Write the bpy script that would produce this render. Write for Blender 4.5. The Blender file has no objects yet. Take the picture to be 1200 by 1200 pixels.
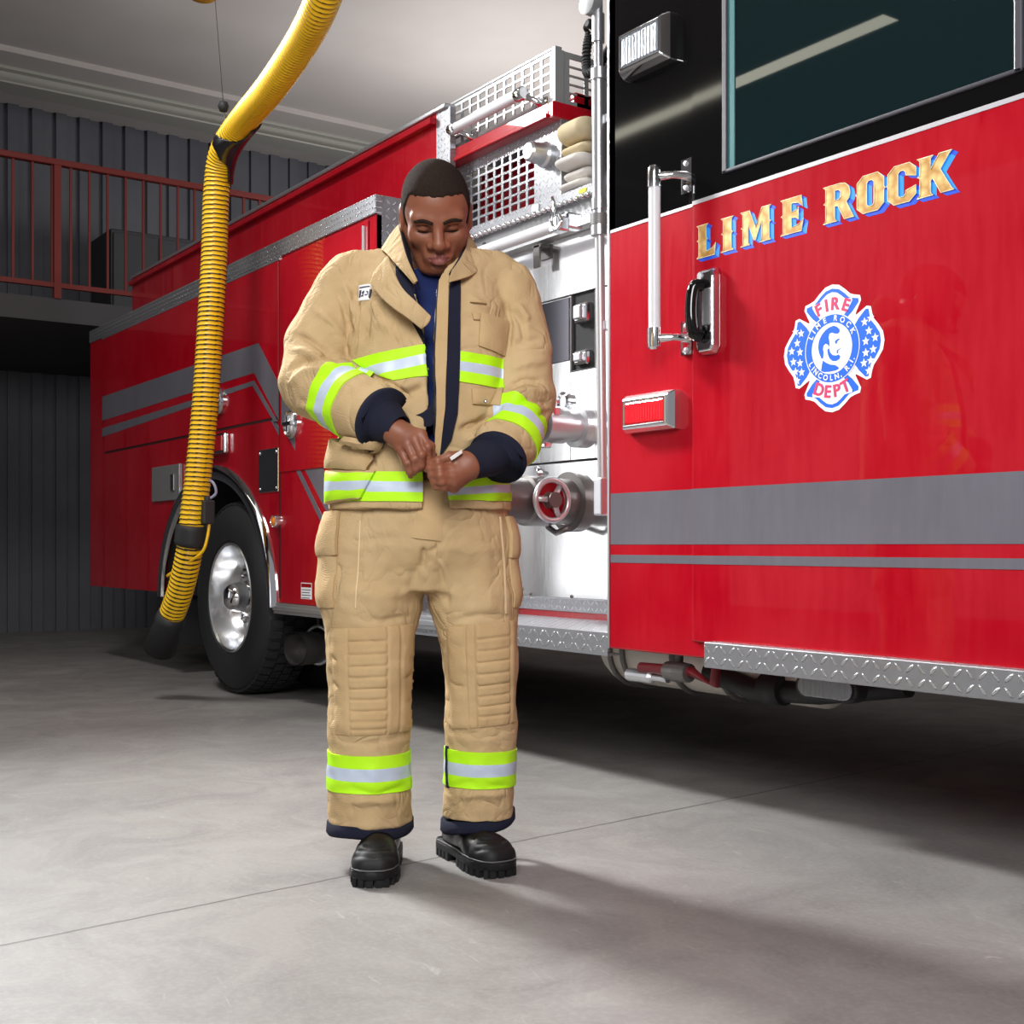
import bpy, bmesh, math, random
import numpy as np
from mathutils import Vector, Matrix
from mathutils.bvhtree import BVHTree
random.seed(7)
PI = math.pi
SC = bpy.context.scene
COL = SC.collection

# ------------------------------------------------------------------ frame of the place
# X runs along the truck towards its front, Y into the truck, Z up.  The camera stands at (0, 0, CAMH).
F = 1450.0
CAMH = 0.81
HZ = 640.0
FV = (-0.8187, 0.5743)      # level viewing direction
RV = (0.5743, 0.8187)       # level direction to the right


def direction(px, py):
    a = (px - 600.0) / F
    return FV[0] + a * RV[0], FV[1] + a * RV[1], (HZ - py) / F


def S(px, py, y):
    """point of the upright plane y = const that lies along a sight line"""
    d = direction(px, py)
    t = y / d[1]
    return d[0] * t, CAMH + d[2] * t


def SX(px, py, X):
    d = direction(px, py)
    t = X / d[0]
    return d[1] * t, CAMH + d[2] * t


def SZ(px, py, z):
    d = direction(px, py)
    t = (z - CAMH) / d[2]
    return d[0] * t, d[1] * t


def SD(px, py, Z):
    """point at viewing depth Z"""
    d = direction(px, py)
    return d[0] * Z, d[1] * Z, CAMH + d[2] * Z


# ------------------------------------------------------------------ objects
WORLD = {}


def empty(name, loc, rz=0.0, label=None, cat=None, group=None):
    o = bpy.data.objects.new(name, None)
    o.empty_display_size = 0.2
    COL.objects.link(o)
    o.location = loc
    o.rotation_euler = (0, 0, rz)
    WORLD[o.name] = Matrix.Translation(Vector(loc)) @ Matrix.Rotation(rz, 4, 'Z')
    tag(o, label, cat, group)
    return o


def tag(o, label=None, cat=None, group=None, kind=None):
    if label: o['label'] = label
    if cat: o['category'] = cat
    if group: o['group'] = group
    if kind: o['kind'] = kind
    return o


def link(name, me, parent=None, mats=None, smooth=False, label=None, frame=None):
    """mesh given in world coordinates (or in the coordinates of `frame`)"""
    co = np.empty(len(me.vertices) * 3, dtype=np.float32)
    me.vertices.foreach_get('co', co)
    co = co.reshape(-1, 3)
    c = (co.min(0) + co.max(0)) / 2 if len(co) else np.zeros(3)
    me.vertices.foreach_set('co', (co - c).ravel())
    me.name = name
    o = bpy.data.objects.new(name, me)
    COL.objects.link(o)
    base = frame if frame is not None else Matrix.Identity(4)
    w = base @ Matrix.Translation(Vector([float(v) for v in c]))
    WORLD[o.name] = w
    if parent is not None:
        o.parent = parent
        o.matrix_basis = WORLD[parent.name].inverted() @ w
    else:
        o.matrix_basis = w
    if mats is not None:
        if not isinstance(mats, (list, tuple)): mats = [mats]
        for m in mats: me.materials.append(m)
    if smooth:
        me.polygons.foreach_set('use_smooth', [True] * len(me.polygons))
    if label: o['label'] = label
    me.update()
    return o


def fin(name, bm, parent=None, mats=None, smooth=False, bevel=0.0, seg=2, label=None, angle=None, frame=None, solid=0.0):
    bmesh.ops.recalc_face_normals(bm, faces=bm.faces[:])
    me = bpy.data.meshes.new(name)
    bm.to_mesh(me)
    bm.free()
    o = link(name, me, parent, mats, smooth or angle is not None, label, frame)
    if angle is not None:
        try:
            me.set_sharp_from_angle(angle=math.radians(angle))
        except Exception:
            pass
    if solid:
        m = o.modifiers.new('thick', 'SOLIDIFY')
        m.thickness = solid
    if bevel:
        m = o.modifiers.new('bevel', 'BEVEL')
        m.width = bevel
        m.segments = seg
        m.limit_method = 'ANGLE'
        m.angle_limit = math.radians(35)
    return o


def B():
    return bmesh.new()


def box(bm, x0, x1, y0, y1, z0, z1, mi=0):
    v = [bm.verts.new((x, y, z)) for z in (z0, z1) for y in (y0, y1) for x in (x0, x1)]
    for f in ((0, 2, 3, 1), (4, 5, 7, 6), (0, 1, 5, 4), (2, 6, 7, 3), (0, 4, 6, 2), (1, 3, 7, 5)):
        bm.faces.new([v[i] for i in f]).material_index = mi
    return v


def prism(bm, poly, a0, a1, axis='y', mi=0, side_mi=None):
    """poly of (u, w): axis y -> (x, z); axis x -> (y, z); axis z -> (x, y)"""
    def P(u, w, a):
        return {'y': (u, a, w), 'x': (a, u, w), 'z': (u, w, a)}[axis]
    lo = [bm.verts.new(P(u, w, a0)) for u, w in poly]
    hi = [bm.verts.new(P(u, w, a1)) for u, w in poly]
    bm.faces.new(lo).material_index = mi
    bm.faces.new(hi[::-1]).material_index = mi
    n = len(poly)
    for i in range(n):
        j = (i + 1) % n
        bm.faces.new((lo[i], hi[i], hi[j], lo[j])).material_index = mi if side_mi is None else side_mi


def tube(bm, pts, r, n=12, mi=0, cap=True, closed=False):
    pts = [Vector(p) for p in pts]
    m = len(pts)
    rs = r if isinstance(r, (list, tuple)) else [r] * m
    rings = []
    prev = None
    for i, p in enumerate(pts):
        if closed:
            t = (pts[(i + 1) % m] - pts[i - 1]).normalized()
        else:
            t = (pts[min(i + 1, m - 1)] - pts[max(i - 1, 0)]).normalized()
        if prev is None:
            a = Vector((0, 0, 1)) if abs(t.z) < 0.9 else Vector((1, 0, 0))
            u = t.cross(a).normalized()
        else:
            u = (prev - t * prev.dot(t)).normalized()
        prev = u
        w = t.cross(u)
        rings.append([bm.verts.new(p + (u * math.cos(2 * PI * k / n) + w * math.sin(2 * PI * k / n)) * rs[i]) for k in range(n)])
    for i in range(m if closed else m - 1):
        A, C = rings[i], rings[(i + 1) % m]
        for k in range(n):
            f = bm.faces.new((A[k], A[(k + 1) % n], C[(k + 1) % n], C[k]))
            f.material_index = mi
            f.smooth = True
    if cap and not closed:
        bm.faces.new(rings[0][::-1]).material_index = mi
        bm.faces.new(rings[-1]).material_index = mi


def lathe(bm, prof, c, axis='y', n=48, mi=0, a0=0.0, a1=2 * PI):
    """prof of (radius, along-axis offset); a material index may follow each point"""
    c = Vector(c)
    full = abs(a1 - a0 - 2 * PI) < 1e-6
    m = n if full else n + 1
    rings = []
    for q in prof:
        r, h = q[0], q[1]
        ring = []
        for k in range(m):
            t = a0 + (a1 - a0) * k / n
            ca, sa = math.cos(t) * r, math.sin(t) * r
            p = {'y': (ca, h, sa), 'x': (h, ca, sa), 'z': (ca, sa, h)}[axis]
            ring.append(p)
        if r < 1e-6:
            v = bm.verts.new(c + Vector(ring[0]))
            rings.append([v])
        else:
            rings.append([bm.verts.new(c + Vector(p)) for p in ring])
    for i in range(len(prof) - 1):
        A, C = rings[i], rings[i + 1]
        mm = prof[i][2] if len(prof[i]) > 2 else mi
        for k in range(n):
            k2 = (k + 1) % m
            if len(A) == 1 and len(C) == 1: continue
            if len(A) == 1:
                f = (A[0], C[k], C[k2])
            elif len(C) == 1:
                f = (A[k], A[k2], C[0])
            else:
                f = (A[k], A[k2], C[k2], C[k])
            try:
                f = bm.faces.new(f)
                f.material_index = mm
            except ValueError:
                pass


def arc(cx, cz, rx, rz, a0, a1, n):
    return [(cx + rx * math.cos(a0 + (a1 - a0) * i / n), cz + rz * math.sin(a0 + (a1 - a0) * i / n)) for i in range(n + 1)]


def bez(p, n=40):
    """Catmull-Rom through the points"""
    p = [Vector(q) for q in p]
    p = [p[0] * 2 - p[1]] + p + [p[-1] * 2 - p[-2]]
    out = []
    for i in range(1, len(p) - 2):
        for k in range(n):
            t = k / n
            a, b, c, d = p[i - 1], p[i], p[i + 1], p[i + 2]
            out.append(0.5 * ((2 * b) + (c - a) * t + (2 * a - 5 * b + 4 * c - d) * t * t + (3 * b - a - 3 * c + d) * t ** 3))
    out.append(p[-2])
    return out


# ------------------------------------------------------------------ materials
def srgb(r, g, b):
    def f(c):
        c /= 255.0
        return c / 12.92 if c <= 0.04045 else ((c + 0.055) / 1.055) ** 2.4
    return (f(r), f(g), f(b), 1.0)


class N:
    """small helper that strings shader nodes together"""
    def __init__(s, name):
        s.m = bpy.data.materials.new(name)
        s.m.use_nodes = True
        s.t = s.m.node_tree
        s.p = s.t.nodes['Principled BSDF']

    def add(s, kind, **kw):
        n = s.t.nodes.new(kind)
        for k, v in kw.items(): setattr(n, k, v)
        return n

    def put(s, sock, v):
        if hasattr(v, 'links') or isinstance(v, bpy.types.NodeSocket):
            s.t.links.new(v, sock)
        else:
            sock.default_value = v

    def math(s, op, a, b=0.0, c=None, clamp=False):
        n = s.add('ShaderNodeMath', operation=op)
        n.use_clamp = clamp
        s.put(n.inputs[0], a)
        s.put(n.inputs[1], b)
        if c is not None: s.put(n.inputs[2], c)
        return n.outputs[0]

    def mix(s, fac, a, b):
        n = s.add('ShaderNodeMix', data_type='RGBA')
        s.put(n.inputs['Factor'], fac)
        s.put(n.inputs[6], a)
        s.put(n.inputs[7], b)
        return n.outputs[2]

    def coord(s, which='Object'):
        return s.add('ShaderNodeTexCoord').outputs[which]

    def xyz(s, v):
        n = s.add('ShaderNodeSeparateXYZ')
        s.put(n.inputs[0], v)
        return n.outputs

    def noise(s, vec, scale, detail=3.0, rough=0.55, dist=0.0):
        n = s.add('ShaderNodeTexNoise')
        s.put(n.inputs['Vector'], vec)
        n.inputs['Scale'].default_value = scale
        n.inputs['Detail'].default_value = detail
        n.inputs['Roughness'].default_value = rough
        n.inputs['Distortion'].default_value = dist
        return n.outputs['Fac']

    def scale(s, vec, v):
        n = s.add('ShaderNodeVectorMath', operation='MULTIPLY')
        s.put(n.inputs[0], vec)
        n.inputs[1].default_value = v
        return n.outputs[0]

    def ramp(s, fac, lo, hi):
        n = s.add('ShaderNodeMapRange')
        s.put(n.inputs[0], fac)
        n.inputs[1].default_value = lo
        n.inputs[2].default_value = hi
        return n.outputs[0]

    def bump(s, h, strength, dist):
        n = s.add('ShaderNodeBump')
        n.inputs['Strength'].default_value = strength
        n.inputs['Distance'].default_value = dist
        s.put(n.inputs['Height'], h)
        s.t.links.new(n.outputs[0], s.p.inputs['Normal'])
        return n

    def set(s, **kw):
        names = dict(col='Base Color', rough='Roughness', metal='Metallic', coat='Coat Weight', coatr='Coat Roughness', spec='Specular IOR Level',
                     emit='Emission Color', es='Emission Strength', trans='Transmission Weight', ior='IOR', sss='Subsurface Weight', sheen='Sheen Weight', alpha='Alpha')
        for k, v in kw.items(): s.put(s.p.inputs[names[k]], v)
        return s


def simple(name, col, rough=0.5, metal=0.0, **kw):
    n = N(name).set(col=col, rough=rough, metal=metal, **kw)
    return n.m


def paint(name, c, rough=0.25, coat=1.0, wear=0.12, tone=None):
    n = N(name)
    co = n.coord()
    a = n.noise(co, 2.2, 4)
    b = n.noise(n.scale(co, (14, 14, 2.0)), 3.0, 3)
    c2 = tuple(min(1, v * (1 + wear) + 0.012 * wear * 5) for v in c[:3]) + (1,)
    n.set(col=n.mix(n.ramp(n.math('ADD', n.math('MULTIPLY', a, 0.7), n.math('MULTIPLY', b, 0.3)), 0.4, 0.62), c, c2))
    n.set(rough=n.math('MULTIPLY_ADD', b, 0.12, rough - 0.06), coat=coat * 0.75, coatr=0.03, spec=0.06)
    return n.m


def diamond(name, axes, p=0.034, col=(0.62, 0.63, 0.65, 1), rough=0.24, h=0.004):
    n = N(name)
    x = n.xyz(n.coord())
    u = n.math('MULTIPLY', x[axes[0]], 1.0 / p)
    v = n.math('MULTIPLY', x[axes[1]], 1.0 / p)
    par = n.math('MODULO', n.math('ADD', n.math('ADD', n.math('FLOOR', u), n.math('FLOOR', v)), 1000.0), 2.0)
    sg = n.math('MULTIPLY_ADD', par, -2.0, 1.0)
    fu = n.math('SUBTRACT', n.math('FRACT', u), 0.5)
    fv = n.math('MULTIPLY', n.math('SUBTRACT', n.math('FRACT', v), 0.5), sg)
    a = n.math('MULTIPLY', n.math('ADD', fu, fv), 0.7071 / 0.46)
    b = n.math('MULTIPLY', n.math('SUBTRACT', fu, fv), 0.7071 / 0.14)
    d = n.math('SUBTRACT', 1.0, n.math('ADD', n.math('MULTIPLY', a, a), n.math('MULTIPLY', b, b)))
    t = n.ramp(d, 0.0, 0.55)
    g = n.noise(n.coord(), 40, 2)
    base = n.mix(n.math('MULTIPLY', g, 0.6), (col[0] * 0.62, col[1] * 0.62, col[2] * 0.64, 1), (col[0] * 0.45, col[1] * 0.45, col[2] * 0.47, 1))
    n.set(col=n.mix(t, base, col), metal=0.8, rough=n.math('MULTIPLY_ADD', t, -0.14, rough + 0.16))
    n.bump(t, 1.0, h)
    return n.m


def fabric(name, c, c2, weave=900.0, bump=0.35, rough=0.85, fold=0.0):
    n = N(name)
    co = n.coord()
    big = n.noise(co, 6.0, 4, 0.6)
    x = n.xyz(co)
    w = n.math('MULTIPLY', n.math('SINE', n.math('MULTIPLY', n.math('ADD', x[0], x[1]), weave)), n.math('SINE', n.math('MULTIPLY', x[2], weave)))
    fine = n.noise(co, 160.0, 2)
    n.set(col=n.mix(n.ramp(big, 0.35, 0.68), c, c2), rough=rough, sheen=0.0, spec=0.25)
    hgt = n.math('ADD', n.math('MULTIPLY', w, 0.12), n.math('MULTIPLY', fine, 0.5))
    if fold:
        rd = n.noise(n.scale(co, (1.0, 1.0, 0.75)), 9.0, 2, 0.5, 1.2)
        rd = n.math('POWER', n.math('SUBTRACT', 1.0, n.math('ABSOLUTE', n.math('MULTIPLY_ADD', rd, 5.0, -2.5), clamp=True), clamp=True), 2.5)
        hgt = n.math('SUBTRACT', hgt, n.math('MULTIPLY', rd, fold * 0.9))
        f1 = n.noise(n.scale(co, (1, 1, 0.6)), 17.0, 3, 0.5, 0.6)
        hgt = n.math('ADD', hgt, n.math('MULTIPLY', f1, fold))
    n.bump(hgt, bump, 0.004)
    return n.m


M = {}
M['red'] = paint('red_paint', srgb(162, 2, 24), 0.3)
M['red_dark'] = paint('red_paint_deep', srgb(150, 4, 20), 0.25)
M['black_paint'] = simple('black_paint', (0.003, 0.003, 0.0035, 1), 0.05, spec=0.5)
M['grey_stripe'] = paint('grey_stripe', srgb(98, 96, 104), 0.35, 0.6)
M['pin'] = simple('silver_pinstripe', srgb(178, 176, 180), 0.45, 0.3)
M['groove'] = simple('dark_groove', (0.03, 0.004, 0.006, 1), 0.7)
M['chrome'] = simple('chrome', (0.86, 0.87, 0.89, 1), 0.08, 1.0)
M['satin'] = simple('satin_aluminium', (0.62, 0.63, 0.66, 1), 0.3, 0.85)
M['white_al'] = simple('brushed_aluminium', (0.50, 0.51, 0.52, 1), 0.4, 0.55)
M['rubber'] = simple('black_rubber', (0.016, 0.016, 0.018, 1), 0.6)
M['dark'] = simple('dark_chassis', (0.012, 0.012, 0.013, 1), 0.7)
M['darkmetal'] = simple('grimy_metal', (0.16, 0.15, 0.145, 1), 0.45, 0.7)
M['steelgrey'] = simple('grey_enamel', (0.20, 0.20, 0.20, 1), 0.45, 0.2)
M['rim'] = simple('wheel_aluminium', (0.74, 0.75, 0.77, 1), 0.22, 0.95)
M['brass'] = simple('brass', (0.7, 0.48, 0.2, 1), 0.25, 1.0)
M['dp_xz'] = diamond('tread_plate_side', (0, 2))
M['dp_yz'] = diamond('tread_plate_end', (1, 2))
M['dp_xy'] = diamond('tread_plate_top', (0, 1))
M['dp_small'] = diamond('tread_plate_fine', (0, 2), 0.026)
M['white_plastic'] = simple('white_ribbed_plastic', srgb(225, 225, 230), 0.35)
M['amber'] = simple('amber_lens', srgb(240, 130, 10), 0.15, 0.0, coat=1.0)
M['white_print'] = simple('white_vinyl', srgb(238, 238, 240), 0.5)
M['blue_print'] = simple('blue_vinyl', srgb(20, 100, 225), 0.4)
M['pink_print'] = simple('crimson_vinyl', srgb(214, 52, 96), 0.45)
M['violet_print'] = simple('violet_vinyl', srgb(96, 76, 160), 0.45)
M['blue_light'] = simple('light_blue_letter_shade', srgb(20, 140, 235), 0.4)
M['blue_deep'] = simple('deep_blue_letter_shade', srgb(14, 72, 205), 0.4)
M['cream'] = simple('cream_outline', srgb(246, 232, 190), 0.45)


def polished():
    n = N('polished_steel')
    co = n.coord()
    a = n.noise(n.scale(co, (30, 30, 2.0)), 4.0, 2)
    b = n.noise(co, 60.0, 2)
    n.set(col=(0.90, 0.905, 0.92, 1), metal=0.95, rough=n.math('ADD', n.math('MULTIPLY', a, 0.08), 0.11))
    n.bump(n.math('ADD', n.noise(co, 2.2, 1), n.math('MULTIPLY', b, 0.004)), 0.12, 0.03)
    return n.m


M['polished'] = polished()


def concrete():
    n = N('sealed_concrete')
    co = n.coord('Object')
    x = n.xyz(co)
    big = n.noise(co, 0.55, 5, 0.6, 0.5)
    mid = n.noise(co, 3.2, 6, 0.65, 0.8)
    fine = n.noise(co, 70.0, 4, 0.7)
    c = n.mix(n.ramp(big, 0.35, 0.68), srgb(118, 116, 114), srgb(146, 143, 140))
    c = n.mix(n.math('MULTIPLY', n.ramp(mid, 0.40, 0.68), 0.6), c, srgb(100, 97, 96))
    c = n.mix(n.math('MULTIPLY', n.ramp(fine, 0.45, 0.75), 0.18), c, srgb(186, 182, 178))
    # pale scuffs
    sc = n.noise(n.scale(co, (1.0, 3.0, 1.0)), 4.0, 6, 0.75, 2.0)
    c = n.mix(n.math('MULTIPLY', n.ramp(sc, 0.62, 0.74), 0.35), c, srgb(200, 197, 193))
    # saw cut joints
    (ax, ay), (bx, by) = SZ(200, 1068, 0.0), SZ(1000, 907, 0.0)
    L = math.hypot(bx - ax, by - ay)
    nx, ny = -(by - ay) / L, (bx - ax) / L
    wob = n.math('MULTIPLY_ADD', n.noise(co, 9.0, 3), 0.012, -0.006)
    d = n.math('ADD', n.math('ADD', n.math('MULTIPLY', x[0], nx), n.math('MULTIPLY', x[1], ny)), -(ax * nx + ay * ny))
    d = n.math('ABSOLUTE', n.math('ADD', d, wob))
    line = n.math('SUBTRACT', 1.0, n.ramp(d, 0.0025, 0.006))
    c = n.mix(n.math('MULTIPLY', line, 0.75), c, srgb(60, 57, 56))
    n.set(col=c, rough=n.math('MULTIPLY_ADD', mid, 0.3, 0.34), spec=0.35)
    h = n.math('ADD', n.math('MULTIPLY', fine, 0.15), n.math('MULTIPLY', mid, 0.3))
    h = n.math('SUBTRACT', h, n.math('MULTIPLY', line, 1.0))
    n.bump(h, 0.25, 0.004)
    return n.m


M['concrete'] = concrete()


def plain_noise(name, a, b, sc, rough, sx=(1, 1, 1)):
    n = N(name)
    n.set(col=n.mix(n.ramp(n.noise(n.scale(n.coord(), sx), sc, 4), 0.35, 0.65), a, b), rough=rough)
    return n.m


M['ceiling'] = plain_noise('painted_ceiling', srgb(168, 160, 156), srgb(176, 169, 165), 0.8, 0.9)
M['wall_dark'] = plain_noise('dark_grey_wall', srgb(74, 75, 82), srgb(88, 88, 94), 1.0, 0.7)
M['wall_mid'] = plain_noise('grey_wall', srgb(150, 146, 143), srgb(160, 156, 152), 0.7, 0.9)
M['rail_red'] = simple('red_enamel', srgb(104, 24, 16), 0.5)

# ------------------------------------------------------------------ camera
cam = bpy.data.cameras.new('camera')
cam.sensor_fit = 'HORIZONTAL'
cam.sensor_width = 36.0
cam.lens = F / 1200.0 * 36.0
cam.shift_y = (HZ - 600.0) / 1200.0
co_ = bpy.data.objects.new('camera', cam)
COL.objects.link(co_)
co_.location = (0, 0, CAMH)
co_.rotation_euler = (PI / 2, 0, math.atan2(FV[1], FV[0]) - PI / 2)
SC.camera = co_
SC.view_settings.view_transform = 'Standard'
SC.view_settings.look = 'None'
SC.view_settings.gamma = 1.0
SC.view_settings.exposure = 0.0
SC.view_settings.use_curve_mapping = False

# ------------------------------------------------------------------ room
YB = 2.62          # side of body, steps and cab
YP = 3.05          # pump panel


def struct(name, bm, mat, **kw):
    o = fin(name, bm, None, mat, **kw)
    o['kind'] = 'structure'
    return o


XW = -12.2
ZC = 5.0
b = B(); box(b, XW, 7, -7, 9, -0.12, 0.0); fl = struct('floor', b, M['concrete'])
# keep the floor's own coordinates equal to the place's
_c = fl.location.copy()
fl.data.transform(Matrix.Translation(_c)); fl.location = (0, 0, 0)
b = B(); box(b, XW, 7, -7, 9, ZC, ZC + 0.15); struct('ceiling', b, M['ceiling'])
b = B()
box(b, XW - 0.2, XW, -7, 9, 0, ZC)
for i in range(72):      # ribbed sheet wall
    yy = -6.9 + i * 0.22
    box(b, XW, XW + 0.035, yy, yy + 0.10, 0, ZC - 0.02)
struct('wall_back', b, M['wall_dark'])
b = B(); box(b, XW, 7, 9, 9.2, 0, ZC); struct('wall_right', b, M['wall_mid'])
# beam across the bay and the shallow soffit step behind it
b = B()
yq, zq = SX(200, 133, -11.3)
box(b, -11.42, -11.30, -7, 9, zq - 0.03, zq + 0.09)
box(b, -11.50, -11.22, -7, 9, zq + 0.07, zq + 0.10)
box(b, -11.50, -11.22, -7, 9, zq - 0.05, zq - 0.03)
struct('trim_1', b, simple('beam_grey', srgb(150, 148, 140), 0.5), bevel=0.006)
b = B(); box(b, XW, -10.9, -7, 9, ZC - 0.05, ZC); struct('trim_2', b, M['ceiling'])

# mezzanine with red railing beyond the truck
XR = -9.3
b = B(); box(b, XW, XR - 0.02, -4.0, 8.9, 2.45, 2.62); struct('trim_3', b, simple('mezzanine_slab', srgb(60, 58, 60), 0.8))
_, zr = SX(200, 209, XR)
rail = empty('mezzanine_railing', (XR, 3.5, 2.62), 0, 'red steel railing along the raised mezzanine in the dark behind the truck', 'railing')
b = B(); box(b, XR - 0.06, XR, -3.9, 8.8, zr - 0.045, zr); fin('top_rail', b, rail, M['rail_red'], bevel=0.006)
b = B(); box(b, XR - 0.05, XR - 0.01, -3.9, 8.8, 2.70, 2.735); fin('bottom_rail', b, rail, M['rail_red'])
for i in range(3):
    yy = (-3.85, 2.45, 8.7)[i]
    b = B(); box(b, XR - 0.055, XR - 0.005, yy, yy + 0.05, 2.62, zr - 0.04); fin('post', b, rail, M['rail_red'])
for i in range(34):
    yy = 1.35 + i * 0.135
    if abs(yy - 2.47) < 0.04: continue
    b = B(); box(b, XR - 0.038, XR - 0.022, yy, yy + 0.016, 2.73, zr - 0.04); fin('baluster', b, rail, M['rail_red'])
# a steel locker standing on the mezzanine
lk = empty('steel_cabinet', (-11.0, 3.95, 2.62), 0, 'dark steel cabinet on the mezzanine behind the red railing', 'cabinet')
b = B(); box(b, -11.5, -10.9, 3.35, 4.2, 2.62, 3.6); fin('body', b, lk, simple('dark_steel', (0.03, 0.03, 0.035, 1), 0.5, 0.3), bevel=0.01)
for k in range(2):
    b = B(); box(b, -10.9, -10.88, 3.37 + k * 0.42, 3.76 + k * 0.42, 2.66, 3.56)
    d_ = fin('door', b, lk, simple('dark_steel_door', (0.035, 0.035, 0.04, 1), 0.5, 0.3), bevel=0.004)
    b = B(); box(b, -10.88, -10.865, 3.72 + k * 0.10, 3.74 + k * 0.10, 3.05, 3.18); fin('handle', b, d_, M['satin'])

# ------------------------------------------------------------------ lights
def area(name, loc, target, size, power, col=(1, 1, 1), sy=None):
    l = bpy.data.lights.new(name, 'AREA')
    l.energy = power
    l.color = col
    l.size = size
    if sy:
        l.shape = 'RECTANGLE'
        l.size_y = sy
    o = bpy.data.objects.new(name, l)
    COL.objects.link(o)
    o.location = loc
    o.rotation_euler = (Vector(target) - Vector(loc)).to_track_quat('-Z', 'Y').to_euler()
    return o


w = bpy.data.worlds.new('world')
SC.world = w
w.use_nodes = True
w.node_tree.nodes['Background'].inputs[0].default_value = (0.95, 0.97, 1.0, 1)
w.node_tree.nodes['Background'].inputs[1].default_value = 0.26

sb_ = area('softbox_back', (-6.5, 0.95, 3.9), (-2.7, 1.65, 0.9), 0.7, 84)
sb_.data.spread = math.radians(72)
st_ = area('strip_softbox', (-7.0, 0.2, 1.9), (-3.5, 3.0, 1.2), 0.8, 5, (1, 1, 1), 3.0)
st_.data.spread = math.radians(90)
area('ceiling_fill', (-8.6, 6.3, 2.9), (-8.8, 5.0, 5.0), 1.2, 88)  # this and the next: uplights added out of sight behind the truck, brightening the ceiling
area('ceiling_fill', (-5.4, 7.2, 2.7), (-6.4, 6.4, 5.0), 1.2, 80)
area('softbox_front', (0.5, -0.9, 3.0), (-2.9, 2.0, 0.9), 1.8, 200)
area('fluorescent_or_fill', (-8.2, -2.1, 4.6), (-8.2, -2.1, 0), 5.0, 15, (1.0, 0.97, 0.78), 0.17)
area('fluorescent_or_fill', (-5.0, 0.6, 4.9), (-5.0, 0.6, 0), 1.4, 120, (1.0, 0.98, 0.94), 0.5)  # overhead fill added out of view to brighten the left floor, no real tube
# ================================================================== fire truck
truck = empty('fire_truck', (-5.0, 3.9, 0.0), 0, 'large red and black fire truck parked on the concrete behind the man', 'fire truck')
XF = -3.177        # rear edge of the cab
XE = S(441, 228, YB)[0]     # front end of the rear body
XB0 = -9.0         # rear end of the truck
ZTR = S(440, 228, YB)[1]    # top of the tread plate trim
ZTL = ZTR - 0.085


def pt(name, bm, mat, parent=None, **kw):
    return fin(name, bm, truck if parent is None else parent, mat, **kw)


def decal(name, polys, y, mat, parent, mis=None, t=0.0008):
    bm = B()
    for i, p in enumerate(polys):
        prism(bm, p, y - t, y + 0.0002, 'y', 0 if mis is None else mis[i])
    return pt(name, bm, mat, parent)


# ---- chassis and underside
b = B()
box(b, XB0 + 0.3, -0.6, 3.35, 3.55, 0.62, 0.86)
box(b, XB0 + 0.3, -0.6, 4.25, 4.45, 0.62, 0.86)
for xx in (-8.6, -7.4, -5.9, -4.5, -3.3, -2.0): box(b, xx, xx + 0.12, 3.55, 4.25, 0.66, 0.82)
pt('chassis', b, M['dark'], bevel=0.01)
b = B(); box(b, XB0, -0.3, 3.1, 5.05, 0.86, 0.90); pt('underfloor', b, M['dark'])

# ---- rear body
HX, HZW = -6.43, 0.53       # wheel centre
ax0, ax1 = -7.50, S(322, 712, YB)[0]
acx, arx = (ax0 + ax1) / 2, (ax1 - ax0) / 2
azb = 0.50
arz = S(255, 548, YB)[1] - 0.02 - azb
ZB = 0.526
b = B()
arcp = arc(acx, azb, arx, arz, PI, 0, 40)
arcp = [(u, max(w, ZB)) for u, w in arcp]
poly = [(XB0, ZB)] + arcp + [(XE, ZB), (XE, ZTL), (XB0, ZTL)]
prism(b, poly, YB, YB + 0.03, 'y')
box(b, XB0, XB0 + 0.03, YB + 0.03, 5.08, ZB, ZTR)
box(b, XB0, XE - 0.012, 5.05, 5.08, ZB, ZTR)
pt('body_side', b, M['red'], bevel=0.003)
b = B(); box(b, XB0, XE - 0.006, YB + 0.03, 5.05, ZTL, ZTR - 0.004); pt('body_top', b, M['dp_xy'])
b = B(); box(b, XE - 0.012, XE, YB + 0.004, 5.08, ZB - 0.03, ZTR); pt('end_plate', b, M['dp_yz'])
b = B(); box(b, XB0, XE + 0.004, YB - 0.008, YB + 0.03, ZTL, ZTR); pt('tread_plate_trim', b, M['dp_small'], bevel=0.004)
b = B(); box(b, ax1 + 0.01, XE + 0.55, YB - 0.012, YB + 0.03, 0.470, 0.524)
box(b, ax1 + 0.01, XE + 0.55, YB - 0.018, YB - 0.012, 0.486, 0.508)
pt('rub_rail', b, M['satin'], bevel=0.004)
# wheel well
b = B()
inner = arc(acx, azb, arx + 0.005, arz + 0.005, PI, 0, 40)
outer = arc(acx, azb, arx + 0.02, arz + 0.02, 0, PI, 40)
prism(b, inner + outer, YB + 0.03, 3.5, 'y')
box(b, ax0 - 0.02, ax1 + 0.02, 3.5, 3.52, azb, azb + arz)
pt('wheel_well', b, M['dark'])
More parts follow.
